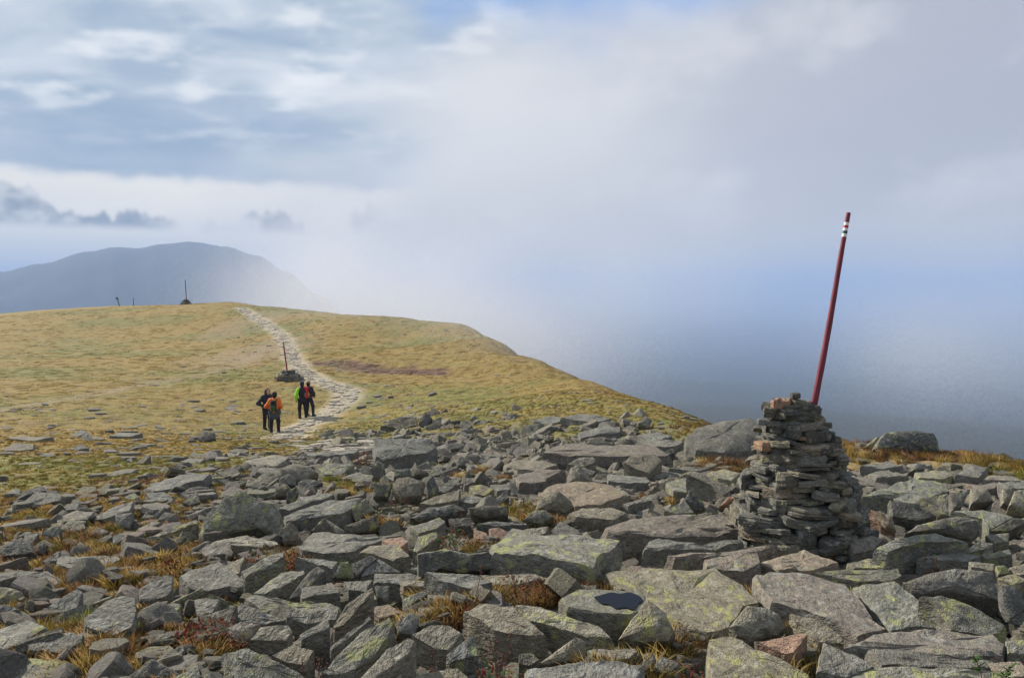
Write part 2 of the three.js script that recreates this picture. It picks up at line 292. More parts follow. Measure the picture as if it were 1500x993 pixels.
const stoneBump = texture(TS, TS, (i, j) => { const v = 0.5 + 0.28 * grain(i, j, 4, 3) + 0.2 * blot(i, j, 4, 8) + 0.14 * speck(i, j, 2, 2); return [v, v, v]; }, false);
const stoneOf = (name, map) => new THREE.MeshStandardMaterial({ name, map, bumpMap: stoneBump, bumpScale: 0.024, roughness: 0.92 });
const GREY = [0.092, 0.087, 0.071], PALE = [0.195, 0.184, 0.150];
const stone = {
  g: stoneOf('grey schist', stoneMap(GREY, PALE, null, 0.44, 1)),
  l: stoneOf('lichened schist', stoneMap([0.098, 0.094, 0.072], [0.190, 0.180, 0.142], null, 0.19, 2)),
  p: stoneOf('pinkish schist', stoneMap([0.120, 0.102, 0.080], [0.205, 0.178, 0.142], [0.23, 0.150, 0.105], 0.38, 3)),
  d: stoneOf('dark schist', stoneMap([0.062, 0.060, 0.052], [0.128, 0.122, 0.104], null, 0.28, 4)),
  o: stoneOf('rusty schist', stoneMap([0.20, 0.125, 0.085], [0.29, 0.185, 0.125], [0.30, 0.15, 0.085], 0.45, 5)),
};
// the same stone weathered paler, browner or darker
const TINTS = [[1, 1, 1], [1.16, 1.12, 1.04], [0.80, 0.80, 0.80], [1.05, 0.98, 0.86], [0.92, 0.95, 0.98]];
const weathered = Object.fromEntries(Object.entries(stone).map(([k, m]) => [k, TINTS.map((t, i) => { const c = m.clone(); c.name = m.name + ' ' + i; c.color = new THREE.Color().setRGB(...t); return c; })]));

function metreUv(g, turn = 0, du = 0, dv = 0) {   // box-mapped uv, 1 unit = 0.9 m
  const p = g.attributes.position, n = g.attributes.normal, uv = new Float32Array(p.count * 2), c = Math.cos(turn), s = Math.sin(turn);
  for (let i = 0; i < p.count; i += 3) {
    let nx = 0, ny = 0, nz = 0; for (let k = 0; k < 3; k++) { nx += n.getX(i + k); ny += n.getY(i + k); nz += n.getZ(i + k); }
    const ax = Math.abs(nx), ay = Math.abs(ny), az = Math.abs(nz);
    for (let k = 0; k < 3; k++) {
      const x = p.getX(i + k), y = p.getY(i + k), z = p.getZ(i + k); let u, v;
      if (ay >= ax && ay >= az) { u = x * c + z * s; v = z * c - x * s; } else if (ax > az) { u = z; v = y; } else { u = x; v = y; }
      uv[(i + k) * 2] = u / 0.9 + du; uv[(i + k) * 2 + 1] = v / 0.9 + dv;
    }
  }
  g.setAttribute('uv', new THREE.BufferAttribute(uv, 2)); return g;
}
// A block split along its bedding: outline (points on the top face, in space), unit normal, direction and length of the body below it.
function blockGeometry(outline, normal, down, thick, seed, { dome = 0, rough = 1, around = 30, taper = 0.1 } = {}) {
  const c = V(0, 0, 0); outline.forEach((p) => c.add(p)); c.divideScalar(outline.length);
  let size = 0; outline.forEach((p) => { size = Math.max(size, p.distanceTo(c)); });
  let whole = 0; const seg = outline.map((p, i) => { const q = outline[(i + 1) % outline.length], l = p.distanceTo(q); whole += l; return l; });
  const ring = [];
  outline.forEach((p, i) => { const q = outline[(i + 1) % outline.length], n = Math.max(1, Math.round(around * seg[i] / whole)); for (let k = 0; k < n; k++) ring.push(p.clone().lerp(q, k / n)); });
  const M = ring.length, rows = [], W = (x, y, z) => fbm3(x + seed * 3.7, y - seed * 1.3, z, 3);
  ring.forEach((p, i) => { const o = p.clone().sub(c), w = 1 + rough * 0.055 * W(o.x / size * 2.2, o.y / size * 2.2, o.z / size * 2.2); p.copy(o.multiplyScalar(w)); });
  const bevel = Math.min(0.10 * size, 0.28 * thick);
  const topAt = (o, s) => size * (0.045 * rough * W(o.x / size * 1.3 + 7, o.y / size * 1.3, o.z / size * 1.3) + 0.02 * rough * Math.round(1.6 * W(o.x / size * 1.9, 3, o.z / size * 1.9)) + dome * (1 - s * s));
  for (const s of [0.3, 0.58, 0.82, 0.95]) rows.push(ring.map((p) => { const o = p.clone().multiplyScalar(s); return o.addScaledVector(normal, topAt(o, s) - (s > 0.9 ? bevel * 0.12 : 0)); }));
  const layers = [[0.0, 1], [0.28, 1], [0.52, 1], [0.76, 1], [1, 1]];
  layers.forEach(([f], li) => rows.push(ring.map((p, i) => {
    const a = i / M * Math.PI * 2, off = 1 + rough * (0.05 * W(Math.cos(a) * 1.6, Math.sin(a) * 1.6, li * 1.9) + (li % 2 ? 0.022 : -0.008)) - taper * f * f - (li === 0 ? 0 : 0);
    const o = p.clone().multiplyScalar(off); return o.addScaledVector(normal, li === 0 ? topAt(o, 1) - bevel : 0).addScaledVector(down, f * thick + (li ? bevel * 0.4 : 0));
  })));
  const pos = [], tri = (a, b, d) => pos.push(a.x, a.y, a.z, b.x, b.y, b.z, d.x, d.y, d.z);
  const mid = V(0, 0, 0).addScaledVector(normal, topAt(V(0, 0, 0), 0)), end = V(0, 0, 0).addScaledVector(down, thick * 1.05);
  // winding: keep faces outwards
  const cross = V(0, 0, 0); ring.forEach((p, i) => cross.add(V(0, 0, 0).crossVectors(p, ring[(i + 1) % M])));
  const flip = cross.dot(normal) < 0, T = flip ? (a, b, d) => tri(a, d, b) : tri;
  for (let i = 0; i < M; i++) {
    const j = (i + 1) % M;
    T(mid, rows[0][i], rows[0][j]);
    for (let r = 0; r + 1 < rows.length; r++) { T(rows[r][i], rows[r + 1][i], rows[r + 1][j]); T(rows[r][i], rows[r + 1][j], rows[r][j]); }
    T(rows.at(-1)[i], end, rows.at(-1)[j]);
  }
  let g = new THREE.BufferGeometry(); g.setAttribute('position', new THREE.Float32BufferAttribute(pos, 3));
  g = toCreasedNormals(g, 0.55);
  return [g, c, size];
}
const R1 = rng(77);
const cairnFoot = hit(1172, 792);
const leaner = hit(350, 786);
function zone(p, d) {
  if (p.distanceTo(cairnFoot) < 1.5) return 'at the foot of the pole cairn';
  if (p.x > cairnFoot.x + 0.4 && d > 5.6) return 'on the brow beyond the pole cairn';
  if (d < 5.2 && p.x > 0.6) return 'among the broad slabs below the pole cairn';
  if (d > 14.5 && p.x < -2.2) return 'lying in the grass near the hikers';
  if (d > 13) return 'at the meadow edge of the block field';
  if (p.distanceTo(leaner) < 2.0) return 'close round the big leaning boulder';
  if (p.x < -1.4 && d > 6) return 'in the grass beyond the big leaning boulder';
  if (p.x < -1.4) return 'in grassy rubble before the big leaning boulder';
  if (d < 4.6) return 'among tumbled slabs beside the dry stalks';
  return 'in the open middle of the block field';
}
const rockSpots = [];   // footprints, for what grows between
function rock([t, h, tone, xy, name, label, opt = {}]) {
  const pts = []; for (let i = 0; i < xy.length; i += 2) pts.push([xy[i], xy[i + 1]]);
  const low = pts.reduce((a, b) => (b[1] > a[1] ? b : a)), ground = hit(low[0], Math.min(low[1] + h, 1080)), d = -ground.z;
  const n = V(Math.tan((opt.roll ?? 0) * Math.PI / 180), 1, Math.tan(t * Math.PI / 180)).normalize(), anchor = at(low[0], low[1], d);
  const w3 = pts.map(([x, y]) => { const r = ray(x, y), k = anchor.clone().sub(EYE).dot(n) / r.dot(n), lo = d * 0.8 / -r.z, hi = d * 1.6 / -r.z; return EYE.clone().addScaledVector(r, k > 0 ? clamp(k, lo, hi) : hi); });
  const xs = w3.map((p) => p.x), wide = Math.max(...xs) - Math.min(...xs);
  let down, thick;
  if (t < 40) { down = V(0, -1, 0); thick = Math.min(Math.max(...w3.map((p) => p.y - land(p.x, p.z)), 0.04) + 0.2, 1.0); }
  else { down = n.clone().multiplyScalar(-0.8).add(V(0, -0.45, 0)).normalize(); thick = opt.thick ?? 0.55 * wide; }
  const seed = R1() * 50, [g, c, size] = blockGeometry(w3, n, down, thick, seed, { dome: opt.dome ?? (t >= 45 ? 0.10 : 0), rough: opt.rough ?? 1, around: wide * FOCAL / d > 90 ? 44 : 28, taper: t < 40 ? 0.1 : 0.22 });
  metreUv(g, R1() * 6.3, R1() * 5, R1() * 5);
  const kind = name ?? (t < 18 ? 'flat_rock' : wide > 0.75 ? 'boulder' : 'rock'), m = put(kind, g, weathered[tone][Math.floor(R1() * 5)]); m.position.copy(c);
  rockSpots.push([c.x, c.z, size, c.y]);
  const px = wide * FOCAL / d;
  const sizeWord = px > 110 ? 'broad' : px > 55 ? 'mid-sized' : 'small', look = { g: 'grey', l: 'lichen-spotted', p: 'pinkish', d: 'dark', o: 'rusty' }[tone];
  const shape = t < 12 ? 'flat slab' : t < 30 ? 'tilted slab' : t < 50 ? 'leaning block' : 'upright block', z = zone(c, d);
  if (label) tag(m, label, t < 30 ? 'slab' : 'boulder'); else tag(m, `${sizeWord} ${look} ${shape} ${z}`, t < 30 ? 'slab' : 'rock', `${sizeWord} ${look} ${shape}s ${z}`);
  return m;
}

// Each block: tilt of its visible face (degrees from level), front height, stone, outline of that face.
const blocks = [
  // --- near left, in grassy rubble
  [25, 3, 'g', [121, 904, 160, 878, 180, 870, 197, 874, 200, 894, 192, 920, 164, 933, 122, 918], 'flat_rock', 'large grey tilted slab with yellow lichen flecks beside a block with an undercut dark base'],
  [30, 3, 'g', [202, 862, 240, 843, 253, 841, 251, 866, 240, 876, 201, 882], 'rock', 'grey box-shaped block with bright top resting over a dark gap'],
  [12, 4, 'l', [200, 906, 254, 881, 266, 884, 260, 894, 216, 912, 200, 912], 'flat_rock', 'long narrow yellow-edged slab lying under the grey box-shaped block'],
  [8, 8, 'g', [260, 842, 300, 828, 320, 820, 352, 844, 362, 860, 335, 859, 300, 866, 275, 862]],
  [10, 3, 'l', [-20, 925, 0, 920, 44, 905, 68, 918, 40, 936, 0, 956, -20, 965]],
  [15, 4, 'g', [36, 940, 100, 925, 122, 930, 120, 940, 84, 956, 40, 952]],
  [8, 4, 'l', [-20, 972, 0, 970, 50, 964, 96, 965, 114, 974, 112, 1000, 0, 1010, -20, 1010]],
  [5, 2, 'g', [-15, 840, 0, 838, 70, 837, 96, 850, 76, 860, 20, 854, -15, 850]],
  [6, 2, 'g', [82, 815, 170, 814, 180, 820, 152, 830, 100, 832, 80, 826]],
  [35, 2, 'g', [50, 902, 86, 876, 112, 862, 120, 868, 112, 890, 96, 904]],
  [50, 0, 'd', [-10, 885, 10, 886, 27, 893, 24, 902, 0, 912, -10, 912]],
  [45, 0, 'l', [-10, 858, 12, 860, 30, 866, 30, 878, 12, 886, -10, 886]],
  [60, 0, 'd', [36, 878, 48, 880, 47, 896, 34, 897]], [60, 0, 'd', [54, 878, 70, 878, 66, 890, 54, 892]],
  [55, 0, 'd', [175, 1000, 222, 963, 260, 986, 266, 1000, 180, 1005]],
  [20, 3, 'g', [224, 963, 268, 946, 270, 952, 248, 976, 236, 970]], [20, 2, 'g', [202, 934, 238, 926, 244, 932, 214, 950]],
  [50, 0, 'd', [228, 936, 252, 930, 252, 948, 228, 950]], [20, 3, 'l', [250, 993, 290, 976, 294, 990, 262, 1004]],
  [30, 2, 'g', [60, 822, 88, 807, 84, 820, 66, 825]],
  // --- near centre left
  [20, 18, 'l', [352, 838, 396, 812, 416, 807, 415, 815, 398, 826, 356, 848], 'flat_rock', 'thick tilted slab with lichen-edged top and deep shaded front, beside red-leaved plants'],
  [12, 14, 'l', [370, 869, 412, 837, 446, 835, 449, 839, 404, 864, 386, 871]],
  [35, 5, 'g', [448, 841, 466, 828, 476, 836, 438, 874, 422, 878]], [12, 4, 'g', [440, 860, 474, 856, 496, 860, 498, 868, 460, 872, 440, 878]],
  [12, 9, 'l', [355, 875, 370, 871, 424, 879, 480, 881, 501, 888, 497, 899, 470, 895, 418, 892, 388, 898, 362, 882], 'flat_rock', 'long lichen-dotted slab overhanging a dark crack, topmost of its tumbled pile'],
  [25, 2, 'g', [416, 894, 480, 890, 496, 894, 492, 908, 450, 914, 418, 904]], [30, 3, 'g', [338, 910, 352, 882, 420, 909, 380, 915, 360, 912]],
  [45, 0, 'p', [330, 920, 352, 910, 380, 914, 366, 936, 354, 944, 340, 938]], [30, 14, 'g', [364, 938, 380, 918, 422, 914, 428, 924, 420, 938, 384, 938]],
  [22, 18, 'g', [438, 930, 480, 904, 483, 912, 482, 920, 440, 938]],
  [30, 4, 'g', [486, 918, 510, 882, 546, 859, 547, 866, 502, 916, 488, 922], 'flat_rock', 'narrow curved slab standing on edge between two parallel leaning slabs', { roll: -15 }],
  [20, 4, 'l', [510, 902, 550, 868, 552, 876, 530, 896, 512, 908]], [20, 6, 'g', [482, 948, 542, 902, 545, 906, 510, 936, 484, 952]],
  [22, 8, 'l', [470, 985, 490, 962, 526, 926, 572, 902, 578, 912, 566, 936, 550, 958, 520, 982, 480, 990], 'flat_rock', 'big wavy-edged tilted slab pointing uphill with another slab parallel beside it'],
  [22, 14, 'g', [520, 1000, 566, 952, 600, 932, 608, 938, 600, 956, 545, 998, 530, 1004]],
  [30, 0, 'l', [322, 956, 364, 948, 400, 966, 440, 985, 455, 1000, 340, 1003, 326, 980], 'boulder', 'rounded boulder with large bright yellow lichen patches beside red leaves'],
  [20, 3, 'g', [396, 960, 428, 944, 460, 952, 448, 974, 420, 970]], [20, 3, 'g', [282, 878, 300, 876, 322, 877, 310, 898, 290, 903]],
  [25, 4, 'd', [275, 906, 300, 901, 346, 886, 336, 914, 300, 922]], [8, 5, 'g', [524, 810, 540, 798, 580, 795, 602, 815, 576, 821, 548, 812]],
  [20, 4, 'g', [546, 840, 600, 839, 620, 846, 600, 856, 546, 854]], [40, 0, 'd', [514, 826, 544, 813, 551, 818, 540, 828, 520, 846]],
  [65, 0, 'd', [486, 848, 498, 824, 510, 823, 519, 848]], [35, 0, 'g', [526, 846, 536, 830, 554, 818, 578, 832, 588, 838, 550, 840]],
  [15, 3, 'g', [502, 852, 546, 849, 536, 866, 510, 864]], [15, 3, 'p', [539, 890, 568, 884, 588, 896, 570, 903, 555, 906]],
  [45, 0, 'g', [580, 912, 600, 897, 614, 905, 606, 930, 582, 928]], [50, 0, 'g', [548, 858, 570, 858, 568, 880, 552, 874]],
  [15, 3, 'g', [316, 834, 360, 813, 352, 830, 350, 841, 336, 842]], [5, 3, 'g', [432, 816, 496, 822, 486, 832, 466, 828]],
  // --- near centre
  [72, 0, 'd', [610, 812, 650, 804, 686, 812, 716, 808, 730, 834, 676, 840, 640, 834, 610, 848], 'boulder', 'long dark wall-like boulder whose shaded front faces the grass hollow', { thick: 0.35, dome: 0.04 }],
  [2, 26, 'l', [715, 800, 748, 774, 802, 782, 866, 784, 916, 791, 879, 818, 872, 831, 788, 816, 718, 808], 'flat_rock', 'huge thick table-like slab with lichened cracked front corner'],
  [10, 14, 'g', [620, 836, 646, 838, 700, 842, 722, 852, 690, 862, 650, 852]], [5, 6, 'g', [700, 842, 780, 838, 808, 846, 760, 856, 728, 857]],
  [12, 14, 'g', [678, 892, 700, 884, 752, 886, 780, 912, 802, 930, 760, 930, 728, 924, 694, 904], 'flat_rock', 'thick grey slab with rounded front partly under a long overlapping slab'],
  [14, 7, 'l', [752, 885, 776, 884, 820, 897, 880, 918, 902, 938, 860, 934, 822, 922, 776, 908], 'flat_rock', 'long lichened slab jutting over a black hollow'],
  [0, 22, 'l', [818, 876, 846, 862, 880, 862, 912, 864, 946, 870, 952, 890, 925, 900, 880, 898, 830, 888], 'flat_rock', 'thick slab holding a dark rain puddle in its top', { rough: 0.25 }],
  [50, 0, 'g', [786, 974, 844, 932, 858, 938, 858, 966, 802, 974]], [5, 3, 'g', [770, 978, 850, 970, 900, 966, 945, 975, 930, 1000, 770, 1003]],
  [30, 3, 'g', [602, 930, 630, 914, 660, 916, 678, 928, 658, 952, 638, 952]], [35, 2, 'g', [652, 960, 680, 938, 696, 930, 700, 960, 660, 970]],
  [25, 0, 'l', [598, 994, 630, 984, 672, 978, 692, 996, 620, 1005]], [10, 3, 'g', [860, 952, 880, 949, 912, 956, 905, 962, 868, 961]], [35, 0, 'd', [760, 958, 780, 956, 790, 966, 776, 976, 760, 972]],
  [8, 4, 'g', [585, 850, 640, 850, 645, 860, 590, 858]], [15, 6, 'd', [590, 876, 622, 864, 626, 870, 596, 890]], [5, 2, 'g', [626, 871, 668, 872, 656, 878, 628, 876]], [10, 2, 'g', [612, 890, 642, 888, 640, 896, 616, 900]],
  // --- near right, broad slabs
  [3, 5, 'l', [880, 840, 890, 834, 954, 830, 1048, 833, 1068, 844, 1092, 856, 1120, 888, 1092, 892, 1070, 918, 1040, 928, 1008, 918, 980, 904, 950, 880, 905, 862], 'flat_rock', 'very broad flat slab streaked with yellow-green lichen beside the rain puddle'],
  [50, 0, 'l', [906, 936, 948, 875, 976, 896, 990, 928, 980, 940, 940, 942], 'boulder', 'pyramid-shaped boulder with round yellow lichen spots beside the rain puddle', { dome: 0.16 }],
  [55, 0, 'g', [1070, 918, 1096, 886, 1124, 890, 1140, 898, 1154, 920, 1140, 932, 1100, 940, 1080, 932], 'boulder', 'rounded cracked boulder sitting at the corner of the broad streaked slab', { dome: 0.2 }],
  [14, 15, 'o', [1108, 940, 1176, 927, 1184, 930, 1164, 956, 1150, 958], 'rock', 'pink wedge-shaped block with a sharp front corner'],
  [5, 3, 'l', [1036, 936, 1070, 930, 1096, 944, 1128, 958, 1180, 982, 1200, 1000, 1040, 1005], 'flat_rock', 'broad weathered slab with a straight edge beside a reddish plant'],
  [3, 12, 'p', [974, 814, 1030, 810, 1075, 806, 1100, 802, 1150, 797, 1112, 808, 1036, 815, 985, 818]], [12, 4, 'p', [1031, 818, 1070, 812, 1112, 808, 1116, 824, 1090, 838, 1034, 832]],
  [6, 7, 'p', [1102, 840, 1160, 836, 1200, 842, 1240, 854, 1262, 880, 1304, 924, 1260, 930, 1226, 912, 1176, 892, 1126, 880, 1122, 868], 'flat_rock', 'large smooth pinkish slab with an orange-stained lower edge'],
  [4, 3, 'p', [1112, 824, 1178, 804, 1200, 812, 1230, 824, 1200, 834, 1140, 836]], [20, 3, 'g', [1157, 896, 1180, 902, 1212, 912, 1236, 936, 1238, 944, 1200, 940, 1174, 914]],
  [35, 0, 'd', [1008, 924, 1016, 918, 1040, 930, 1036, 938, 1008, 938]], [40, 0, 'g', [932, 976, 958, 956, 962, 966, 940, 990]], [30, 0, 'g', [958, 970, 970, 962, 996, 972, 980, 988, 958, 982]],
  [10, 2, 'g', [890, 952, 930, 949, 934, 954, 922, 964, 895, 966]], [30, 0, 'g', [990, 920, 996, 918, 1006, 930, 996, 934]],
  [6, 4, 'l', [1246, 856, 1310, 849, 1346, 874, 1380, 900, 1392, 920, 1340, 918, 1306, 922, 1280, 894], 'flat_rock', 'flat slab densely speckled with lichen, split from the smooth pinkish slab'],
  [6, 8, 'p', [1230, 950, 1284, 926, 1390, 922, 1460, 928, 1476, 948, 1474, 962, 1400, 962, 1304, 954, 1262, 952], 'flat_rock', 'wide pinkish slab with reddish streaks beside the green sprig'],
  [5, 6, 'g', [1270, 950, 1296, 948, 1400, 962, 1460, 970, 1480, 980, 1380, 976, 1308, 972, 1290, 974]], [5, 0, 'l', [1240, 993, 1290, 975, 1380, 978, 1470, 982, 1510, 996, 1500, 1010, 1250, 1010]],
  [20, 3, 'g', [1206, 940, 1240, 954, 1270, 966, 1282, 976, 1240, 992, 1196, 984]],
  [30, 3, 'l', [1348, 872, 1376, 870, 1420, 884, 1478, 916, 1468, 928, 1450, 934, 1394, 922, 1372, 888], 'boulder', 'elongated boulder crusted all over with bright yellow-green lichen'],
  [42, 2, 'g', [1324, 852, 1360, 840, 1400, 832, 1458, 838, 1468, 884, 1440, 878, 1400, 868, 1350, 872], 'boulder', 'big ridged boulder with a sunlit crest and shaded hollow flank', { thick: 0.45, dome: 0.1 }],
  [55, 0, 'd', [1468, 856, 1490, 858, 1508, 890, 1482, 906, 1470, 884]], [5, 3, 'l', [1190, 838, 1250, 834, 1318, 832, 1324, 842, 1310, 849, 1256, 853]], [10, 2, 'l', [1240, 826, 1274, 817, 1312, 826, 1304, 832, 1250, 832]],
  [10, 26, 'l', [1282, 802, 1324, 786, 1372, 780, 1422, 794, 1400, 794, 1360, 791, 1330, 796, 1298, 809], 'flat_rock', 'curved arching slab with a lichened rim and black shadow beneath'],
  [8, 8, 'g', [1344, 818, 1402, 807, 1438, 814, 1420, 822, 1370, 820]], [12, 5, 'l', [1438, 813, 1480, 804, 1484, 812, 1446, 820]], [20, 2, 'g', [1420, 822, 1458, 826, 1456, 836, 1424, 830]], [15, 2, 'g', [1478, 832, 1515, 820, 1515, 842, 1490, 842]],
  [15, 2, 'l', [1462, 846, 1484, 840, 1508, 850, 1486, 856]], [50, 0, 'l', [1460, 828, 1474, 828, 1482, 840, 1464, 842]], [20, 2, 'l', [1474, 938, 1510, 936, 1512, 958, 1478, 956]], [5, 0, 'p', [1446, 970, 1496, 968, 1515, 990, 1480, 992]],
  // --- left, further off
  [5, 5, 'g', [210, 716, 240, 702, 262, 696, 310, 692, 298, 702, 276, 706, 258, 714, 222, 722], 'flat_rock', 'long tapering slab pointing into the grass beyond the leaning boulder'],
  [25, 0, 'g', [26, 738, 52, 720, 88, 722, 92, 732, 60, 740]], [25, 0, 'd', [20, 734, 34, 719, 62, 710, 66, 718, 36, 726]], [25, 0, 'l', [108, 724, 120, 712, 140, 713, 142, 719, 122, 725]], [20, 0, 'g', [2, 725, 22, 714, 30, 718, 26, 727]],
  [40, 0, 'g', [-5, 802, 30, 786, 42, 792, 50, 810, 0, 815]], [25, 0, 'g', [12, 793, 38, 778, 56, 782, 46, 795]], [45, 0, 'd', [60, 780, 78, 769, 88, 774, 86, 788, 66, 790]], [15, 2, 'g', [78, 758, 112, 748, 138, 750, 128, 760, 84, 766]],
  [15, 2, 'g', [124, 764, 170, 740, 196, 732, 190, 748, 140, 764]], [25, 0, 'l', [180, 728, 196, 721, 204, 728, 190, 734]], [30, 0, 'g', [206, 760, 216, 746, 242, 742, 228, 757]], [45, 0, 'g', [230, 760, 240, 750, 258, 752, 260, 762, 240, 770]],
  [40, 0, 'l', [266, 736, 288, 718, 292, 736, 278, 740]], [20, 0, 'g', [196, 778, 220, 764, 236, 764, 212, 778]], [15, 3, 'l', [216, 786, 288, 760, 290, 765, 250, 780, 220, 790]], [30, 0, 'g', [164, 786, 176, 780, 186, 786, 164, 800]],
  [25, 0, 'g', [128, 780, 144, 772, 160, 778, 140, 786]], [25, 0, 'g', [140, 792, 160, 782, 164, 786, 152, 794]], [60, 0, 'd', [50, 810, 56, 798, 68, 798, 62, 813]], [30, 0, 'l', [86, 774, 100, 762, 122, 762, 124, 774, 100, 780]],
  [20, 0, 'g', [88, 748, 96, 738, 116, 736, 112, 746]], [15, 0, 'g', [114, 738, 144, 728, 128, 740]], [20, 0, 'g', [212, 722, 240, 720, 254, 730, 248, 738, 220, 732]], [50, 0, 'g', [167, 754, 194, 750, 188, 774, 170, 772]],
  [2, 2, 'g', [6, 642, 24, 638, 78, 639, 50, 646]], [15, 0, 'g', [2, 658, 20, 648, 50, 650, 48, 658, 14, 662]], [35, 0, 'g', [118, 638, 128, 632, 138, 646, 120, 646]], [15, 0, 'g', [100, 638, 118, 629, 128, 633, 112, 640]],
  [3, 2, 'g', [160, 639, 172, 633, 208, 634, 192, 639]], [45, 0, 'g', [289, 642, 297, 630, 314, 634, 315, 642, 296, 648], 'boulder', 'squat grey boulder alone in the grass beside the hikers'],
  [10, 1, 'g', [152, 696, 176, 687, 202, 686, 192, 692, 160, 698]], [15, 0, 'g', [54, 667, 74, 662, 82, 668, 60, 670]], [15, 0, 'd', [100, 658, 118, 650, 130, 656, 110, 660]], [30, 0, 'd', [186, 658, 194, 653, 200, 656, 190, 660]],
  [25, 0, 'g', [196, 680, 216, 665, 220, 668, 210, 678]], [25, 0, 'g', [184, 674, 192, 670, 194, 678]], [10, 0, 'g', [254, 690, 288, 682, 280, 689]], [5, 0, 'g', [262, 676, 276, 671, 300, 672, 290, 680]],
  // --- centre left, round the leaning boulder
  [60, 0, 'l', [286, 786, 300, 752, 330, 724, 352, 718, 378, 730, 400, 736, 411, 756, 411, 786, 392, 782, 376, 774, 350, 780, 310, 788], 'boulder', 'big leaning boulder with a broad lichen-freckled face, largest in the grass edge', { thick: 0.5, dome: 0.08 }],
  [3, 2, 'g', [354, 676, 396, 666, 424, 670, 404, 684, 366, 680]], [50, 0, 'g', [408, 686, 430, 678, 452, 682, 464, 692, 448, 704, 432, 704, 412, 696]], [30, 0, 'd', [430, 678, 440, 672, 452, 680, 442, 682]],
  [60, 0, 'g', [408, 710, 408, 700, 422, 693, 432, 700, 432, 711]], [40, 0, 'g', [436, 706, 450, 700, 472, 706, 456, 716, 440, 718]], [72, 0, 'd', [418, 736, 420, 720, 434, 712, 436, 724, 428, 736]], [60, 0, 'd', [400, 728, 404, 714, 424, 714, 418, 726]],
  [8, 4, 'g', [436, 728, 480, 722, 490, 724, 474, 732, 448, 736]], [15, 4, 'g', [408, 744, 436, 732, 456, 734, 424, 749]],
  [10, 9, 'g', [412, 756, 480, 732, 534, 729, 514, 744, 500, 752, 448, 760, 416, 764], 'flat_rock', 'broad sloping slab with a dark lichened end beside the leaning boulder'],
  [68, 0, 'l', [510, 744, 534, 730, 549, 748, 520, 764]], [65, 0, 'd', [504, 770, 550, 754, 556, 772, 540, 780, 512, 782]], [68, 0, 'd', [454, 778, 474, 758, 492, 780, 470, 784]], [45, 0, 'g', [478, 760, 508, 780, 494, 784, 484, 776]],
  [68, 0, 'g', [411, 774, 424, 764, 436, 776, 432, 792, 414, 795], 'rock', 'egg-shaped stone standing on end against the leaning boulder'], [8, 8, 'g', [434, 800, 456, 778, 536, 782, 590, 783, 538, 796, 520, 808, 480, 812, 440, 806]],
  [8, 3, 'o', [558, 790, 590, 786, 598, 794, 580, 806]], [68, 0, 'd', [540, 688, 552, 676, 562, 680, 565, 700, 548, 704]],
  [25, 6, 'g', [546, 642, 560, 642, 600, 641, 634, 644, 640, 654, 625, 664, 600, 666, 560, 674, 548, 668], 'boulder', 'broad pale boulder with a square left shoulder at the meadow edge'],
  [45, 0, 'g', [574, 716, 580, 700, 600, 698, 622, 706, 616, 726, 586, 730]], [60, 0, 'g', [576, 700, 578, 688, 600, 686, 604, 698]], [60, 0, 'd', [546, 728, 548, 706, 574, 708, 568, 728]],
  [20, 2, 'l', [464, 686, 480, 678, 520, 680, 500, 696, 474, 696]], [10, 3, 'l', [496, 700, 522, 692, 548, 696, 544, 704, 520, 706]], [2, 2, 'g', [444, 666, 480, 660, 526, 658, 520, 664, 460, 669]], [30, 0, 'g', [358, 712, 362, 702, 386, 708, 374, 714]],
  [30, 0, 'p', [324, 718, 332, 706, 348, 704, 352, 714]], [5, 3, 'g', [300, 796, 320, 790, 362, 784, 406, 792, 410, 797, 380, 801, 340, 798]], [20, 0, 'p', [285, 800, 300, 796, 336, 794, 342, 810, 300, 815]],
  // --- centre
  [52, 0, 'd', [600, 760, 626, 744, 668, 738, 682, 748, 650, 758, 612, 764], 'boulder', 'long low dark boulder beside the leafy clump with dry stalks', { thick: 0.25 }],
  [72, 0, 'd', [624, 706, 634, 696, 645, 722, 626, 729]], [20, 2, 'g', [612, 738, 634, 728, 674, 715, 672, 732, 636, 740]], [20, 0, 'l', [686, 712, 704, 709, 724, 716, 712, 726, 694, 724]], [40, 0, 'g', [720, 734, 744, 716, 746, 730, 730, 738]],
  [15, 2, 'g', [718, 711, 742, 709, 748, 716, 728, 720]], [15, 3, 'g', [670, 732, 690, 724, 716, 732, 688, 738]], [65, 0, 'd', [684, 744, 712, 740, 744, 741, 744, 756, 712, 760, 692, 756]],
  [55, 0, 'g', [784, 748, 788, 732, 804, 720, 818, 717, 838, 734, 842, 742, 828, 752, 800, 748], 'boulder', 'round-topped grey boulder standing proud of flat slabs', { dome: 0.22 }],
  [45, 0, 'l', [766, 762, 780, 748, 800, 746, 812, 758, 792, 768]], [58, 0, 'g', [830, 709, 836, 684, 847, 680, 871, 706, 858, 711, 844, 712], 'boulder', 'sharp pyramid boulder with one bright and one dark side', { dome: 0.3 }],
  [35, 0, 'g', [830, 680, 848, 670, 870, 669, 874, 678, 854, 684]], [3, 2, 'g', [736, 680, 770, 670, 796, 676, 820, 680, 786, 689, 740, 685]], [3, 5, 'p', [748, 700, 788, 686, 830, 688, 802, 700, 800, 706, 760, 708]],
  [3, 2, 'p', [784, 724, 802, 712, 830, 704, 900, 710, 920, 724, 880, 740, 842, 741], 'flat_rock', 'wide smooth pinkish slab around the foot of the round-topped boulder'], [5, 3, 'g', [832, 753, 852, 744, 900, 743, 920, 750, 900, 760, 842, 758], 'flat_rock', 'smooth oval slab lying beyond the table-like slab'],
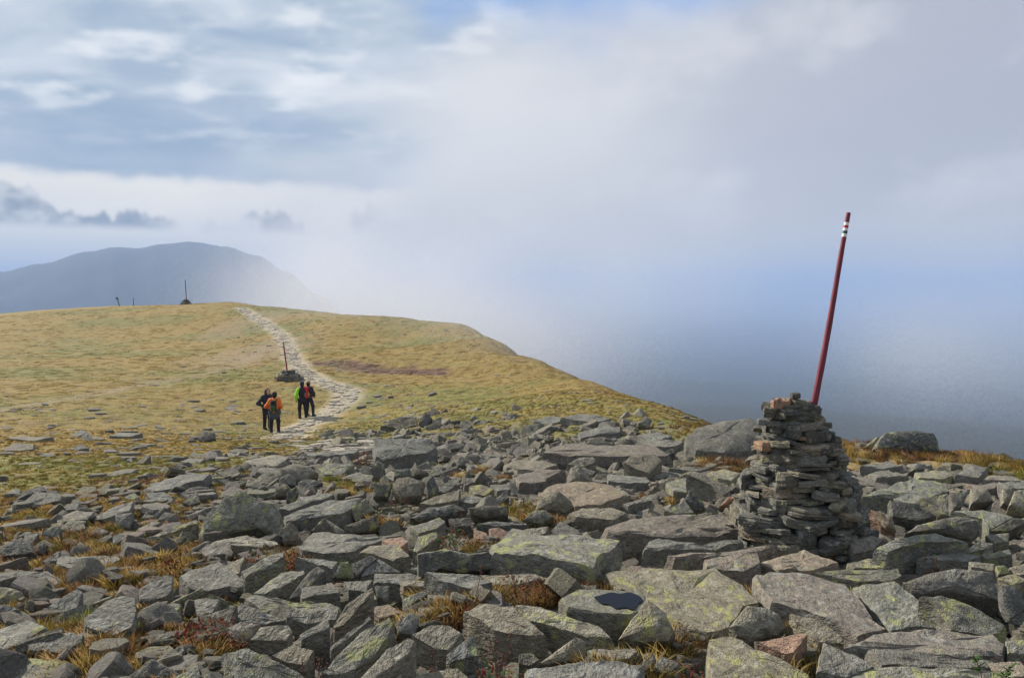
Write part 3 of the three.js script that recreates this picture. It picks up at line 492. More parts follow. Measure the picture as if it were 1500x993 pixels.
  [4, 6, 'd', [698, 767, 724, 763, 772, 766, 774, 769, 724, 770]], [60, 0, 'g', [744, 790, 758, 774, 772, 790, 756, 794]], [8, 3, 'g', [766, 776, 804, 770, 800, 780, 772, 790]], [20, 0, 'g', [806, 778, 820, 763, 848, 776, 852, 782, 820, 786]],
  [15, 0, 'l', [600, 772, 644, 758, 654, 764, 640, 774, 612, 782]], [20, 4, 'l', [604, 808, 612, 786, 640, 778, 642, 786, 610, 810]], [40, 0, 'g', [656, 760, 690, 758, 690, 770, 666, 772]], [35, 0, 'o', [716, 774, 730, 772, 748, 780, 740, 792, 720, 788]], [25, 0, 'o', [694, 774, 712, 780, 718, 790, 700, 790]],
  [0, 7, 'p', [790, 662, 812, 654, 860, 648, 900, 650, 960, 654, 985, 662, 960, 668, 900, 667, 840, 666], 'flat_rock', 'long layered ledge of flat rock at the meadow edge'],
  [50, 0, 'd', [668, 678, 674, 668, 686, 672, 690, 682, 670, 684]], [45, 0, 'd', [700, 678, 704, 671, 726, 682, 712, 686]], [60, 0, 'd', [680, 700, 686, 688, 696, 696, 684, 700]], [35, 0, 'l', [630, 690, 646, 684, 650, 694, 634, 698]], [45, 0, 'g', [600, 690, 608, 676, 614, 688, 628, 692, 604, 698]],
  [30, 0, 'g', [656, 704, 670, 698, 674, 710, 654, 712]], [35, 0, 'p', [676, 708, 688, 700, 694, 706, 680, 712]], [20, 0, 'g', [642, 712, 668, 712, 650, 722, 644, 720]],
  [45, 0, 'g', [778, 642, 782, 636, 792, 642, 784, 646]], [45, 0, 'g', [798, 644, 802, 636, 812, 642, 802, 646]], [45, 0, 'g', [810, 646, 818, 639, 822, 646]], [50, 0, 'd', [790, 655, 792, 646, 798, 652]], [40, 0, 'd', [730, 647, 736, 642, 742, 646]], [40, 0, 'g', [660, 658, 668, 650, 674, 656]],
  [10, 1, 'g', [782, 617, 806, 608, 834, 615, 806, 622]], [8, 1, 'g', [820, 611, 853, 605, 897, 612, 870, 620]],
  [35, 1, 'd', [556, 624, 580, 611, 610, 610, 612, 623, 584, 628]], [60, 0, 'd', [613, 620, 622, 603, 633, 613, 622, 627], 'rock', 'pointed dark block standing up from the low outcrop by the path'], [40, 0, 'd', [625, 618, 646, 610, 646, 625, 630, 625]], [30, 0, 'g', [664, 624, 682, 618, 684, 626]],
  [10, 1, 'g', [846, 634, 890, 620, 910, 632, 876, 637, 850, 642]], [60, 0, 'd', [896, 632, 900, 621, 908, 627]], [45, 0, 'g', [936, 620, 946, 608, 955, 615, 950, 627]], [5, 1, 'g', [934, 636, 966, 632, 986, 638, 960, 648]],
  // --- behind and beside the cairn
  [22, 2, 'g', [1004, 640, 1020, 626, 1050, 616, 1100, 611, 1120, 620, 1112, 640, 1100, 658, 1060, 666, 1020, 658, 1006, 648], 'boulder', 'large smooth whale-backed boulder with thin cracks behind the pole cairn', { dome: 0.05 }],
  [4, 17, 'p', [880, 770, 900, 764, 980, 754, 1080, 752, 1160, 766, 1160, 780, 1080, 776, 980, 784, 900, 780, 882, 776], 'flat_rock', 'long layered plate with splitting pinkish edges under the pole cairn'],
  [8, 9, 'g', [942, 806, 948, 793, 964, 790, 1000, 794, 1080, 790, 1092, 792, 1060, 800, 1000, 805, 956, 808]], [30, 0, 'g', [914, 678, 926, 664, 960, 664, 970, 674, 952, 694, 928, 686]], [35, 3, 'g', [1006, 694, 1010, 687, 1070, 712, 1072, 718, 1060, 726, 1040, 710]],
  [35, 0, 'l', [974, 748, 1004, 732, 1018, 750, 990, 754]], [65, 0, 'd', [1004, 732, 1010, 718, 1030, 734, 1034, 746, 1020, 748]], [5, 2, 'g', [895, 720, 912, 716, 924, 724, 900, 740, 880, 738]], [10, 4, 'g', [912, 738, 954, 726, 956, 732, 920, 741]],
  [10, 2, 'l', [976, 706, 1008, 698, 1028, 714, 1020, 722, 986, 720]], [4, 3, 'g', [980, 686, 1012, 683, 1048, 685, 1020, 690]], [10, 2, 'l', [1036, 692, 1060, 687, 1086, 692, 1072, 704, 1052, 700]], [4, 1, 'g', [890, 694, 948, 700, 954, 706, 924, 708, 890, 704]],
  [3, 3, 'g', [932, 646, 960, 644, 1004, 646, 988, 654, 960, 654]], [40, 0, 'd', [960, 666, 986, 657, 990, 664, 970, 668]], [58, 0, 'g', [1068, 740, 1080, 732, 1112, 738, 1146, 748, 1146, 758, 1120, 758, 1084, 752], 'rock', 'pale wedge-shaped slab leaning at the base of the pole cairn', { thick: 0.15 }], [45, 0, 'o', [1054, 742, 1068, 726, 1080, 728, 1064, 740]],
  [70, 0, 'd', [1280, 658, 1290, 642, 1298, 633, 1344, 630, 1370, 634, 1378, 646, 1380, 662, 1340, 665, 1300, 663], 'boulder', 'massive rounded boulder standing alone on the skyline brow', { thick: 0.9, dome: 0.12 }], [60, 0, 'l', [1266, 656, 1286, 639, 1290, 642, 1280, 658]],
  [8, 4, 'l', [1262, 728, 1288, 716, 1340, 700, 1392, 708, 1394, 718, 1352, 732, 1340, 740, 1308, 728], 'flat_rock', 'wide lichened slab sloping beside the pole cairn'], [40, 0, 'd', [1304, 732, 1348, 738, 1374, 756, 1344, 764, 1308, 756]],
  [35, 0, 'o', [1262, 740, 1282, 748, 1312, 776, 1292, 772, 1276, 760]], [50, 0, 'p', [1284, 748, 1308, 756, 1314, 778, 1300, 770]], [60, 0, 'd', [1330, 780, 1348, 768, 1400, 756, 1436, 760, 1442, 778, 1426, 792, 1372, 780], 'boulder', 'dark ribbed boulder standing on edge behind the arching slab', { thick: 0.25 }],
  [40, 0, 'l', [1348, 730, 1390, 722, 1392, 756, 1376, 756]], [55, 0, 'g', [1392, 724, 1422, 718, 1410, 744, 1396, 748]], [10, 2, 'l', [1394, 748, 1440, 746, 1488, 756, 1450, 776, 1440, 760]], [40, 0, 'd', [1450, 778, 1488, 758, 1510, 762, 1480, 778]],
  [45, 0, 'g', [1424, 738, 1424, 716, 1448, 716, 1456, 734]], [60, 0, 'g', [1470, 716, 1486, 712, 1482, 744, 1470, 738]], [45, 0, 'l', [1480, 740, 1488, 718, 1512, 716, 1512, 752]], [35, 0, 'l', [1412, 808, 1436, 792, 1456, 796, 1454, 802, 1424, 810]], [15, 1, 'l', [1444, 784, 1480, 780, 1478, 792, 1458, 796]],
  [3, 1, 'g', [1260, 682, 1300, 676, 1324, 682, 1296, 686]], [50, 0, 'g', [1332, 692, 1344, 678, 1358, 680, 1356, 688, 1340, 690]], [15, 1, 'g', [1400, 696, 1420, 682, 1448, 684, 1436, 700]], [3, 2, 'g', [1440, 702, 1452, 696, 1490, 697, 1496, 704, 1466, 703]], [50, 0, 'd', [1448, 684, 1454, 677, 1468, 682, 1456, 686]],
  [5, 1, 'g', [1462, 706, 1510, 706, 1512, 716, 1476, 714]], [4, 1, 'g', [1272, 694, 1296, 688, 1332, 696, 1284, 700]], [5, 1, 'l', [1340, 692, 1386, 688, 1400, 696, 1374, 702, 1346, 700]],
  [20, 3, 'p', [1242, 794, 1276, 784, 1296, 788, 1280, 806, 1250, 812]], [20, 2, 'g', [1182, 801, 1228, 777, 1232, 779, 1200, 803]], [15, 3, 'd', [1216, 792, 1268, 770, 1290, 776, 1240, 792]],
];
blocks.forEach(rock);

// ---------------------------------------------------------------- loose rubble between the blocks
const R2 = rng(501);
const rand = (a, b) => a + (b - a) * R2();
const lumps = [];
for (let k = 0; k < 14; k++) {
  const n = 5 + Math.floor(R2() * 3), flat = k % 5 ? rand(0.13, 0.32) : rand(0.42, 0.7), pts = [], long = rand(0.55, 0.95);
  for (let i = 0; i < n; i++) { const a = (i + rand(-0.28, 0.28)) / n * Math.PI * 2, r = rand(0.78, 1.1); pts.push(V(Math.cos(a) * r, 0, Math.sin(a) * r * long)); }
  const [g] = blockGeometry(pts, V(0, 1, 0), V(0, -1, 0), flat * 1.6, 60 + k * 3.3, { around: 11, rough: 1.4, dome: rand(0, 0.12) });
  g.translate(0, flat * 0.7, 0); lumps.push(metreUv(g.scale(0.5, 0.5, 0.5), R2() * 6, R2(), R2()));
}
const tones = ['g', 'g', 'l', 'g', 'd', 'g', 'p', 'g', 'l', 'g', 'g', 'd', 'g', 'p'];
function scatterStones(name, label, spots) {
  const grp = base(name, V(0, 0, 0)); tag(grp, label, 'stones', null, 'stuff');
  const m4 = new THREE.Matrix4(), q = new THREE.Quaternion(), q2 = new THREE.Quaternion(), col = new THREE.Color();
  lumps.forEach((g, k) => {
    const own = spots.filter((_, i) => i % lumps.length === k), im = new THREE.InstancedMesh(g, stone[tones[k]], own.length);
    im.name = 'stones'; im.userData.kind = 'stuff'; im.castShadow = im.receiveShadow = true;
    own.forEach(([x, z, s, tilt], i) => {
      const n = slopeAt(x, z, 0.3), a = R2() * 6.283;
      q.setFromUnitVectors(V(0, 1, 0), n.add(V(Math.cos(a) * tilt, 0, Math.sin(a) * tilt)).normalize()); q2.setFromAxisAngle(V(0, 1, 0), R2() * 6.283);
      m4.compose(V(x, bed(x, z) - s * 0.08 + (R2() < 0.4 && stony(x, z) > 0.6 ? 0.06 : 0), z), q.multiply(q2), V(s * rand(0.8, 1.2), s * rand(0.75, 1.25), s * rand(0.8, 1.2))); im.setMatrixAt(i, m4);
      const v = rand(0.68, 1.2); im.setColorAt(i, col.setRGB(v, v * rand(0.92, 1.0), v * rand(0.82, 1.0)));
    });
    grp.add(im);
  });
}
const underBlock = (x, z, k = 0.72) => rockSpots.some(([cx, cz, s]) => (x - cx) ** 2 + (z - cz) ** 2 < (s * k) ** 2);
{
  const spots = [];
  for (let tries = 0; spots.length < 24000 && tries < 140000; tries++) {
    const r = 2.5 + 30 * Math.pow(R2(), 1.7), a = rand(-0.68, 0.68), x = Math.sin(a) * r, z = -Math.cos(a) * r, st = stony(x, z), patch = fbm2(x * 0.55 + 60, z * 0.55, 3), lefty = step(-0.5, -3, x) * step(14, 4, r);
    if (R2() > st * (1 - 0.93 * Math.max(grassy(x, z), pocket(x, z))) * (0.85 + 0.3 * patch) * (r > 11 ? mix(1, step(-0.35, 0.3, fbm2(x * 0.24 + 7, z * 0.24, 3)), step(11, 15, r) * 0.85) : 1)) continue;
    if (r < 9 && underBlock(x, z, 0.5)) continue;
    const big = 0.04 + 0.15 * Math.pow(R2(), 2.0) * clamp(0.6 + r / 16, 0.7, 1.7);
    spots.push([x, z, big * 2 * clamp(0.7 + r / 30, 0.7, 1.3), R2() < 0.5 ? rand(0.3, 1.2) : rand(0, 0.35)]);
  }
  scatterStones('loose_rubble', 'loose grey rubble filling the gaps of the block field', spots);
  const meadow = [];
  for (let tries = 0; meadow.length < 4200 && tries < 60000; tries++) {
    const r = 8 + 112 * Math.pow(R2(), 1.2), a = rand(-0.68, 0.3), x = Math.sin(a) * r, z = -Math.cos(a) * r;
    const dp = lineDistance(pathFine, x, z), near = 1 - step(1.2, 8, dp), left = step(45, 12, r);
    if (R2() > 0.06 + 0.5 * near * (r > 26 ? 1 : 0.5) + 0.5 * left * step(-0.1, 0.4, fbm2(x * 0.16, z * 0.16 + 5, 3)) || dp < 0.9) continue;
    if (a > 0 && r > 34) continue;
    meadow.push([x, z, (0.08 + 0.42 * Math.pow(R2(), 3)) * (near > 0.3 ? 0.75 : 1), rand(0, 0.2)]);
  }
  for (let tries = 0, n0 = meadow.length; meadow.length < n0 + 420 && tries < 9000; tries++) {   // flat pale stones sunk in the turf before the hikers
    const r = 10 + 32 * R2(), a = rand(-0.66, -0.1), x = Math.sin(a) * r, z = -Math.cos(a) * r;
    if (fbm2(x * 0.2 + 9, z * 0.2, 3) + rand(-0.4, 0.4) < 0.05 || lineDistance(pathFine, x, z) < 1.2) continue;
    meadow.push([x, z, rand(0.22, 0.62) * clamp(r / 22, 0.5, 1.1), rand(0, 0.15)]);
  }
  scatterStones('meadow_stones', 'small pale stones strewn through the meadow grass', meadow);
}

// ---------------------------------------------------------------- grass
function tuftGeometry(blades, spread, tall, seed, lean = 0.6) {
  const r = rng(seed), pos = [], nor = [], col = [];
  for (let b = 0; b < blades; b++) {
    const a = r() * 6.283, d = Math.sqrt(r()) * spread, x = Math.cos(a) * d, z = Math.sin(a) * d, h = tall * (0.45 + 0.75 * r()), w = 0.0045 + 0.004 * r(), la = a + (r() - 0.5) * 1.6, l = h * lean * (0.25 + r()), fa = r() * 3.14;
    const wx = Math.cos(fa) * w, wz = Math.sin(fa) * w, p = [0, 0.4, 0.75, 1].map((t) => [x + Math.cos(la) * l * t * t, h * (t - 0.18 * t * t * lean), z + Math.sin(la) * l * t * t, 1 - t * 0.92]), v = 0.75 + 0.5 * r();
    for (let k = 0; k < 3; k++) {
      const A = p[k], B = p[k + 1], q = [[A[0] - wx * A[3], A[1], A[2] - wz * A[3]], [A[0] + wx * A[3], A[1], A[2] + wz * A[3]], [B[0] + wx * B[3], B[1], B[2] + wz * B[3]], [B[0] - wx * B[3], B[1], B[2] - wz * B[3]]];
      for (const i of k < 2 ? [0, 1, 2, 0, 2, 3] : [0, 1, 2]) { pos.push(...q[i]); nor.push(Math.cos(la) * 0.4, 0.9, Math.sin(la) * 0.4); col.push(v, v, v); }
    }
  }
  const g = new THREE.BufferGeometry(); g.setAttribute('position', new THREE.Float32BufferAttribute(pos, 3)); g.setAttribute('normal', new THREE.Float32BufferAttribute(nor, 3)); g.setAttribute('color', new THREE.Float32BufferAttribute(col, 3)); return g;
}
const blade = new THREE.MeshPhysicalMaterial({ name: 'dry grass', vertexColors: true, side: THREE.DoubleSide, roughness: 1, transmission: 0.35, thickness: 0, specularIntensity: 0.15 });
const STRAW = [0.29, 0.197, 0.048], RUST = [0.19, 0.102, 0.042], OLIVE = [0.142, 0.145, 0.022], BLEACH = [0.35, 0.25, 0.08];
const tufts = { near: tuftGeometry(46, 0.075, 0.085, 5, 0.9), tall: tuftGeometry(60, 0.085, 0.125, 6, 0.9), far: tuftGeometry(44, 0.18, 0.036, 7, 1.4) };
function grow(name, label, geometry, spots, up = 0) {
  const im = new THREE.InstancedMesh(geometry, blade, spots.length), m4 = new THREE.Matrix4(), q = new THREE.Quaternion(), q2 = new THREE.Quaternion(), c = new THREE.Color();
  spots.forEach(([x, z, s, k], i) => {
    q.setFromUnitVectors(V(0, 1, 0), slopeAt(x, z, 0.5)); q2.setFromAxisAngle(V(0, 1, 0), R2() * 6.283);
    m4.compose(V(x, bed(x, z) - 0.012 + up, z), q.multiply(q2), V(s * rand(0.85, 1.2), s * rand(0.7, 1.25), s * rand(0.85, 1.2))); im.setMatrixAt(i, m4);
    const v = rand(0.88, 1.1); im.setColorAt(i, c.setRGB(k[0] * v, k[1] * v * rand(0.95, 1.05), k[2] * v));
  });
  im.name = numbered(name); im.castShadow = im.receiveShadow = true; tag(im, label, 'grass', null, 'stuff'); scene.add(im);
}
const grassTone = (x, z) => {
  const big = fbm2(x * 0.035, z * 0.05, 4) + 0.3 * fbm2(x * 0.3 + 30, z * 0.3, 3) + rand(-0.2, 0.2);
  let c = mix3(STRAW, OLIVE, step(-0.2, 0.55, big)); c = mix3(c, RUST, step(0.05, 0.6, fbm2(x * 0.45 - 8, z * 0.7 + 20, 4) + rand(-0.2, 0.2)) * 0.8);
  return R2() < 0.08 ? BLEACH : c;
};
{
  const near = [], far = [];
  for (let tries = 0; near.length < 26000 && tries < 130000; tries++) {
    const r = 2.6 + 30 * Math.pow(R2(), 1.35), a = rand(-0.70, 0.70), x = Math.sin(a) * r, z = -Math.cos(a) * r, st = stony(x, z), lefty = step(-0.4, -2.6, x);
    const patch = fbm2(x * 0.55 + 60, z * 0.55, 3);
    if (R2() > (1 - st) * 0.9 + st * (0.05 + 0.85 * grassy(x, z) + 0.2 * step(0.15, 0.5, patch)) || underBlock(x, z, 0.5)) continue;
    const c = st > 0.5 ? (R2() < 0.55 ? RUST : R2() < 0.5 ? STRAW : OLIVE) : grassTone(x, z);
    near.push([x, z, rand(0.5, 1.0) * (st > 0.5 ? 0.9 : 0.75), c]);
  }
  grow('grass_tufts', 'short rusty and straw coloured grass between the stones', tufts.near, near);
  for (let tries = 0; far.length < 70000 && tries < 170000; tries++) {
    const r = 11 + 122 * Math.pow(R2(), 1.25), a = rand(-0.72, 0.42), x = Math.sin(a) * r, z = -Math.cos(a) * r;
    if (R2() < stony(x, z) || lineDistance(pathFine, x, z) < 0.95 + 0.3 * R2()) continue;
    if (lineDistance(trailLine, x, z) < 0.6 && R2() < 0.6) continue;
    const dg = Math.min(Math.hypot(x - gravelCentre.x, (z - gravelCentre.z) / 2.6), Math.hypot(x - gravelTop.x, (z - gravelTop.z) / 2.4)); if (dg < 4 && R2() < 0.75) continue;
    const dh = lineDistance(heath, x, z) + 1.6 * fbm2(x * 0.3 + 30, z * 0.3, 4);
    far.push([x, z, rand(0.6, 1.15) * clamp(0.55 + r / 60, 0.6, 1.5), dh < 1.6 ? [0.10, 0.038, 0.03] : grassTone(x, z)]);
  }
  grow('meadow_grass', 'wind-bent straw and olive meadow grass covering the ridge', tufts.far, far);
  // tall clumps where the photograph shows them
  const tall = [];
  for (const [px, py, rad, n, k] of clumps) { const p = hit(px, py); for (let i = 0; i < n * 0.7; i++) { const a = R2() * 6.283, d = Math.sqrt(R2()) * rad * 0.8; tall.push([p.x + Math.cos(a) * d, p.z + Math.sin(a) * d, rand(0.5, 1.05) * (py < 700 ? 1.15 : 0.85), R2() < 0.7 ? [STRAW, RUST, OLIVE, BLEACH][k] : STRAW]); } }
  grow('tall_grass', 'taller rusty grass clumps in hollows of the block field', tufts.tall, tall, 0.0);
}

// ---------------------------------------------------------------- cairns and marker poles
const R3 = rng(909), rnd = (a, b) => a + (b - a) * R3();
const plates = [];
for (let k = 0; k < 16; k++) {
  const n = 5 + Math.floor(R3() * 3), pts = [], long = rnd(0.55, 0.9), th = rnd(0.22, 0.42);
  for (let i = 0; i < n; i++) { const a = (i + rnd(-0.3, 0.3)) / n * Math.PI * 2, r = rnd(0.8, 1.08); pts.push(V(Math.cos(a) * r, 0, Math.sin(a) * r * long)); }
  const [g] = blockGeometry(pts, V(0, 1, 0), V(0, -1, 0), th, 120 + k * 5.1, { around: 13, rough: 1.3, taper: 0.05 });
  g.computeBoundingBox(); const bb = g.boundingBox; g.translate(0, -(bb.min.y + bb.max.y) / 2, 0); g.scale(0.5, 0.5 / (bb.max.y - bb.min.y) * 2 * 1, 0.5);   // 1 long, 1 thick
  plates.push(g);
}
const plateCache = new Map();
function plate(k, uvScale) { const key = k + '/' + uvScale; if (!plateCache.has(key)) plateCache.set(key, metreUv(plates[k].clone().scale(uvScale, uvScale * 0.25, uvScale * 0.8), k, k * 0.37, k * 0.21)); return plateCache.get(key); }
function cairn(name, label, foot, profile, tall, course, tonesOf, squash = 1, turn = 0) {   // profile(t): [half width, centre shift] at height t of tall
  const g = base(name, foot); tag(g, label, 'cairn');
  let y = -0.06, row = 0;
  const lay = (x, h, z, len, th, dep, yaw, tone, tilt = 0.14) => { const s = put('stone', plate(Math.floor(R3() * 16), 0.3), weathered[tone][Math.floor(R3() * 5)], g); s.position.set(x, h, z); s.scale.set(len / 0.3, th / (0.3 * 0.25), dep / (0.3 * 0.8)); s.rotation.set(rnd(-tilt, tilt), yaw, rnd(-tilt, tilt)); };
  while (y < tall) {
    const th = course * rnd(0.75, 1.3), [hw, cx] = profile(clamp(y / tall)), n = Math.max(3, Math.round(2 * Math.PI * hw / (course * 4.8))), a0 = R3() * 6;
    for (let i = 0; i < n; i++) {
      const a = a0 + (i + rnd(-0.25, 0.25)) / n * Math.PI * 2, len = 2 * Math.PI * hw / n * rnd(0.7, 1.7), dep = Math.min(hw * 1.1, course * rnd(3.4, 5.6)), rr = hw - dep * 0.42 + rnd(-0.06, 0.04) * (course / 0.06);
      lay(cx + Math.cos(a) * rr, y + th * 0.5 + rnd(-0.25, 0.25) * th, Math.sin(a) * rr * squash, len, th * rnd(0.5, 2.1), dep * rnd(0.8, 1.25), -a + Math.PI / 2 + rnd(-0.5, 0.5), tonesOf(), 0.17);
    }
    if (hw > course * 4) lay(cx, y + th / 2, 0, hw * 1.5, th * 1.25, hw * 1.5, R3() * 6, 'd', 0.03);
    y += th * 0.92; row++;
  }
  g.rotation.y = turn;
  return [g, lay];
}
const W = (px, d) => px * d / FOCAL;
{
  const foot = cairnFoot.clone(), d = -foot.z, top = at(1160, 592, d), tall = top.y - foot.y;
  const prof = [[0, 98, 2], [0.08, 100, 0], [0.25, 97, -3], [0.42, 84, -4], [0.6, 67, -6], [0.72, 58, -8], [0.84, 48, -10], [0.92, 39, -15], [1, 27, -20]];
  const profile = (t) => { let k = 0; while (k + 2 < prof.length && prof[k + 1][0] < t) k++; const f = clamp((t - prof[k][0]) / (prof[k + 1][0] - prof[k][0])); return [W(mix(prof[k][1], prof[k + 1][1], f), d), W(mix(prof[k][2], prof[k + 1][2], f), d)]; };
  const pick = () => { const r = R3(); return r < 0.42 ? 'g' : r < 0.84 ? 'd' : r < 0.93 ? 'p' : r < 0.955 ? 'o' : 'l'; };
  const [g, lay] = cairn('stone_cairn', 'tall dry-stone cairn of stacked dark flat stones holding a leaning red pole', foot, profile, tall, 0.05, pick, 0.9);
  // the stones on its two shoulders
  const stoneAt = (px, py, len, th, dep, yaw, tone) => { const p = at(px, py, d - 0.1).sub(foot); lay(p.x, p.y, p.z, W(len, d), W(th, d), W(dep, d), yaw, tone, 0.12); };
  stoneAt(1144, 590, 36, 15, 30, 0.2, 'o'); stoneAt(1168, 590, 26, 12, 24, -0.5, 'g'); stoneAt(1166, 579, 17, 8, 14, 0.3, 'd'); stoneAt(1160, 601, 56, 12, 36, 0.1, 'd'); stoneAt(1130, 603, 28, 14, 26, 0.4, 'd');
  stoneAt(1132, 619, 58, 9, 40, 0, 'g'); stoneAt(1186, 629, 56, 15, 40, 0.1, 'o'); stoneAt(1202, 622, 34, 10, 34, -0.2, 'd'); stoneAt(1218, 636, 14, 9, 14, 0, 'd'); stoneAt(1122, 652, 38, 15, 36, 0.2, 'o'); stoneAt(1178, 660, 46, 13, 36, 0, 'g');
  // its marker pole, set into the stones
  const a = at(1184, 640, d + 0.05), b = at(1243.5, 312, d + 0.12), dir = b.clone().sub(a), len = dir.length();
  const p = base('marker_pole', a); p.quaternion.setFromUnitVectors(V(0, 1, 0), dir.clone().normalize()); tag(p, 'tall leaning dark red wooden pole with white, red and green trail bands', 'pole');
  const rAt = (t) => mix(W(5.2, d), W(3.3, d), t);
  const poleTex = texture(64, 512, (i, j) => { const v = 0.75 + 0.3 * noise2(i * 0.09, j * 0.012) + 0.25 * noise2(i * 0.35, j * 0.05) + 0.12 * noise2(i * 0.9, j * 0.4), chip = step(0.52, 0.7, noise2(i * 0.11 + 9, j * 0.035) * 0.7 + 0.3 * noise2(i * 0.5, j * 0.2)); return mix3([0.20 * v, 0.016 * v, 0.036 * v], [0.20, 0.12, 0.12], chip * 0.5); });
  const paint = (c, map) => new THREE.MeshStandardMaterial({ color: map ? 0xffffff : new THREE.Color().setRGB(...c), map: map ?? null, roughness: 0.62 });
  const red = paint(null, poleTex);
  const bands = [[0, 0.894, red, 'shaft'], [0.894, 0.908, paint([0.72, 0.72, 0.72]), 'white_band'], [0.908, 0.921, paint([0.012, 0.06, 0.045]), 'green_band'], [0.921, 0.933, paint([0.72, 0.72, 0.72]), 'white_band'], [0.933, 0.945, paint([0.33, 0.012, 0.03]), 'red_band'], [0.945, 0.958, paint([0.72, 0.72, 0.72]), 'white_band'], [0.958, 1, red, 'tip']];
  for (const [t0, t1, m, nm] of bands) {
    const hgt = (t1 - t0) * len, n = nm === 'shaft' ? 24 : 1, pts = []; for (let i = 0; i <= n; i++) { const t = mix(t0, t1, i / n); pts.push(new THREE.Vector2(rAt(t) * (nm === 'shaft' ? 1 + 0.05 * noise2(t * 9, 3) : 1) * (nm === 'white_band' ? 1.03 : 1), t * len)); }
    if (nm === 'tip') pts.push(new THREE.Vector2(rAt(1) * 0.85, len + 0.003), new THREE.Vector2(0.0001, len + 0.004));
    const geo = new THREE.LatheGeometry(pts, 14); put(nm, geo, m, p);
    if (nm === 'shaft') { const q = geo.attributes.position; for (let i = 0; i < q.count; i++) { const t = q.getY(i) / len; q.setX(i, q.getX(i) + 0.012 * Math.sin(t * 3.5) * (1 - t / 0.894) * t * 3); } }
  }
}
function thinPole(label, a, b, r, color, extra) {
  const dir = b.clone().sub(a), p = base('marker_pole', a); p.quaternion.setFromUnitVectors(V(0, 1, 0), dir.clone().normalize()); tag(p, label, 'pole');
  const m = new THREE.MeshStandardMaterial({ color: new THREE.Color().setRGB(...color), roughness: 0.7 }), len = dir.length();
  put('shaft', new THREE.CylinderGeometry(r * 0.8, r, len * 0.97, 8).translate(0, len * 0.485, 0), m, p);
  put('tip', new THREE.CylinderGeometry(r * 0.5, r * 0.8, len * 0.03, 8).translate(0, len * 0.985, 0), m, p);
  extra?.(p, len, m); return p;
}
const rnd4 = () => (R3() < 0.4 ? 'd' : R3() < 0.7 ? 'g' : 'p');
{
  const f = hit(424, 556), d = -f.z, hgt = W(15, d);
  cairn('stone_cairn', 'low dark heap of flat stones beside the paved path behind the hikers', f, (t) => [W(mix(20, 7, t * t * 0.6 + t * 0.4), d), W(-3 * t, d)], hgt * 0.85, 0.12, rnd4, 0.7);
  thinPole('thin red pole standing in the low stone heap beside the path', at(421, 549, d), at(414.5, 501, d), 0.05, [0.26, 0.02, 0.025], (p, len, m) => put('white_band', new THREE.CylinderGeometry(0.044, 0.045, len * 0.03, 8).translate(0, len * 0.93, 0), new THREE.MeshStandardMaterial({ color: 0xbbbbbb }), p));
  const f2 = hit(272, 446), d2 = -f2.z;
  cairn('stone_cairn', 'small dark stone cairn on the far crest of the ridge', f2.add(V(0, -0.1, 0)), (t) => [W(mix(10, 2.5, t), d2), 0], W(7.5, d2), 0.15, rnd4, 0.8);
  thinPole('thin red pole rising from the cairn on the far crest', at(272.5, 440, d2), at(270.5, 410, d2), 0.075, [0.2, 0.025, 0.03]);
  const f3 = hit(175, 449), d3 = -f3.z;
  const post = base('trail_signpost', f3.clone().add(V(0, -0.2, 0))); tag(post, 'dark leaning signpost with a small board on the far crest', 'signpost');
  const wood = new THREE.MeshStandardMaterial({ color: new THREE.Color().setRGB(0.05, 0.05, 0.055), roughness: 0.8 });
  post.rotation.z = 0.25;
  put('post', new THREE.CylinderGeometry(0.06, 0.07, 1.75, 8).translate(0, 0.87, 0), wood, post); put('board', new THREE.BoxGeometry(0.34, 0.26, 0.05).translate(-0.02, 1.62, 0.09), wood, post); put('board', new THREE.BoxGeometry(0.26, 0.1, 0.05).translate(0.05, 1.38, 0.09), wood, post);
  const f4 = hit(195, 448), d4 = -f4.z;
  thinPole('short reddish post on the far crest beside the leaning signpost', f4.clone().add(V(0, -0.2, 0)), at(194.5, 436, d4), 0.06, [0.16, 0.05, 0.05]);
}

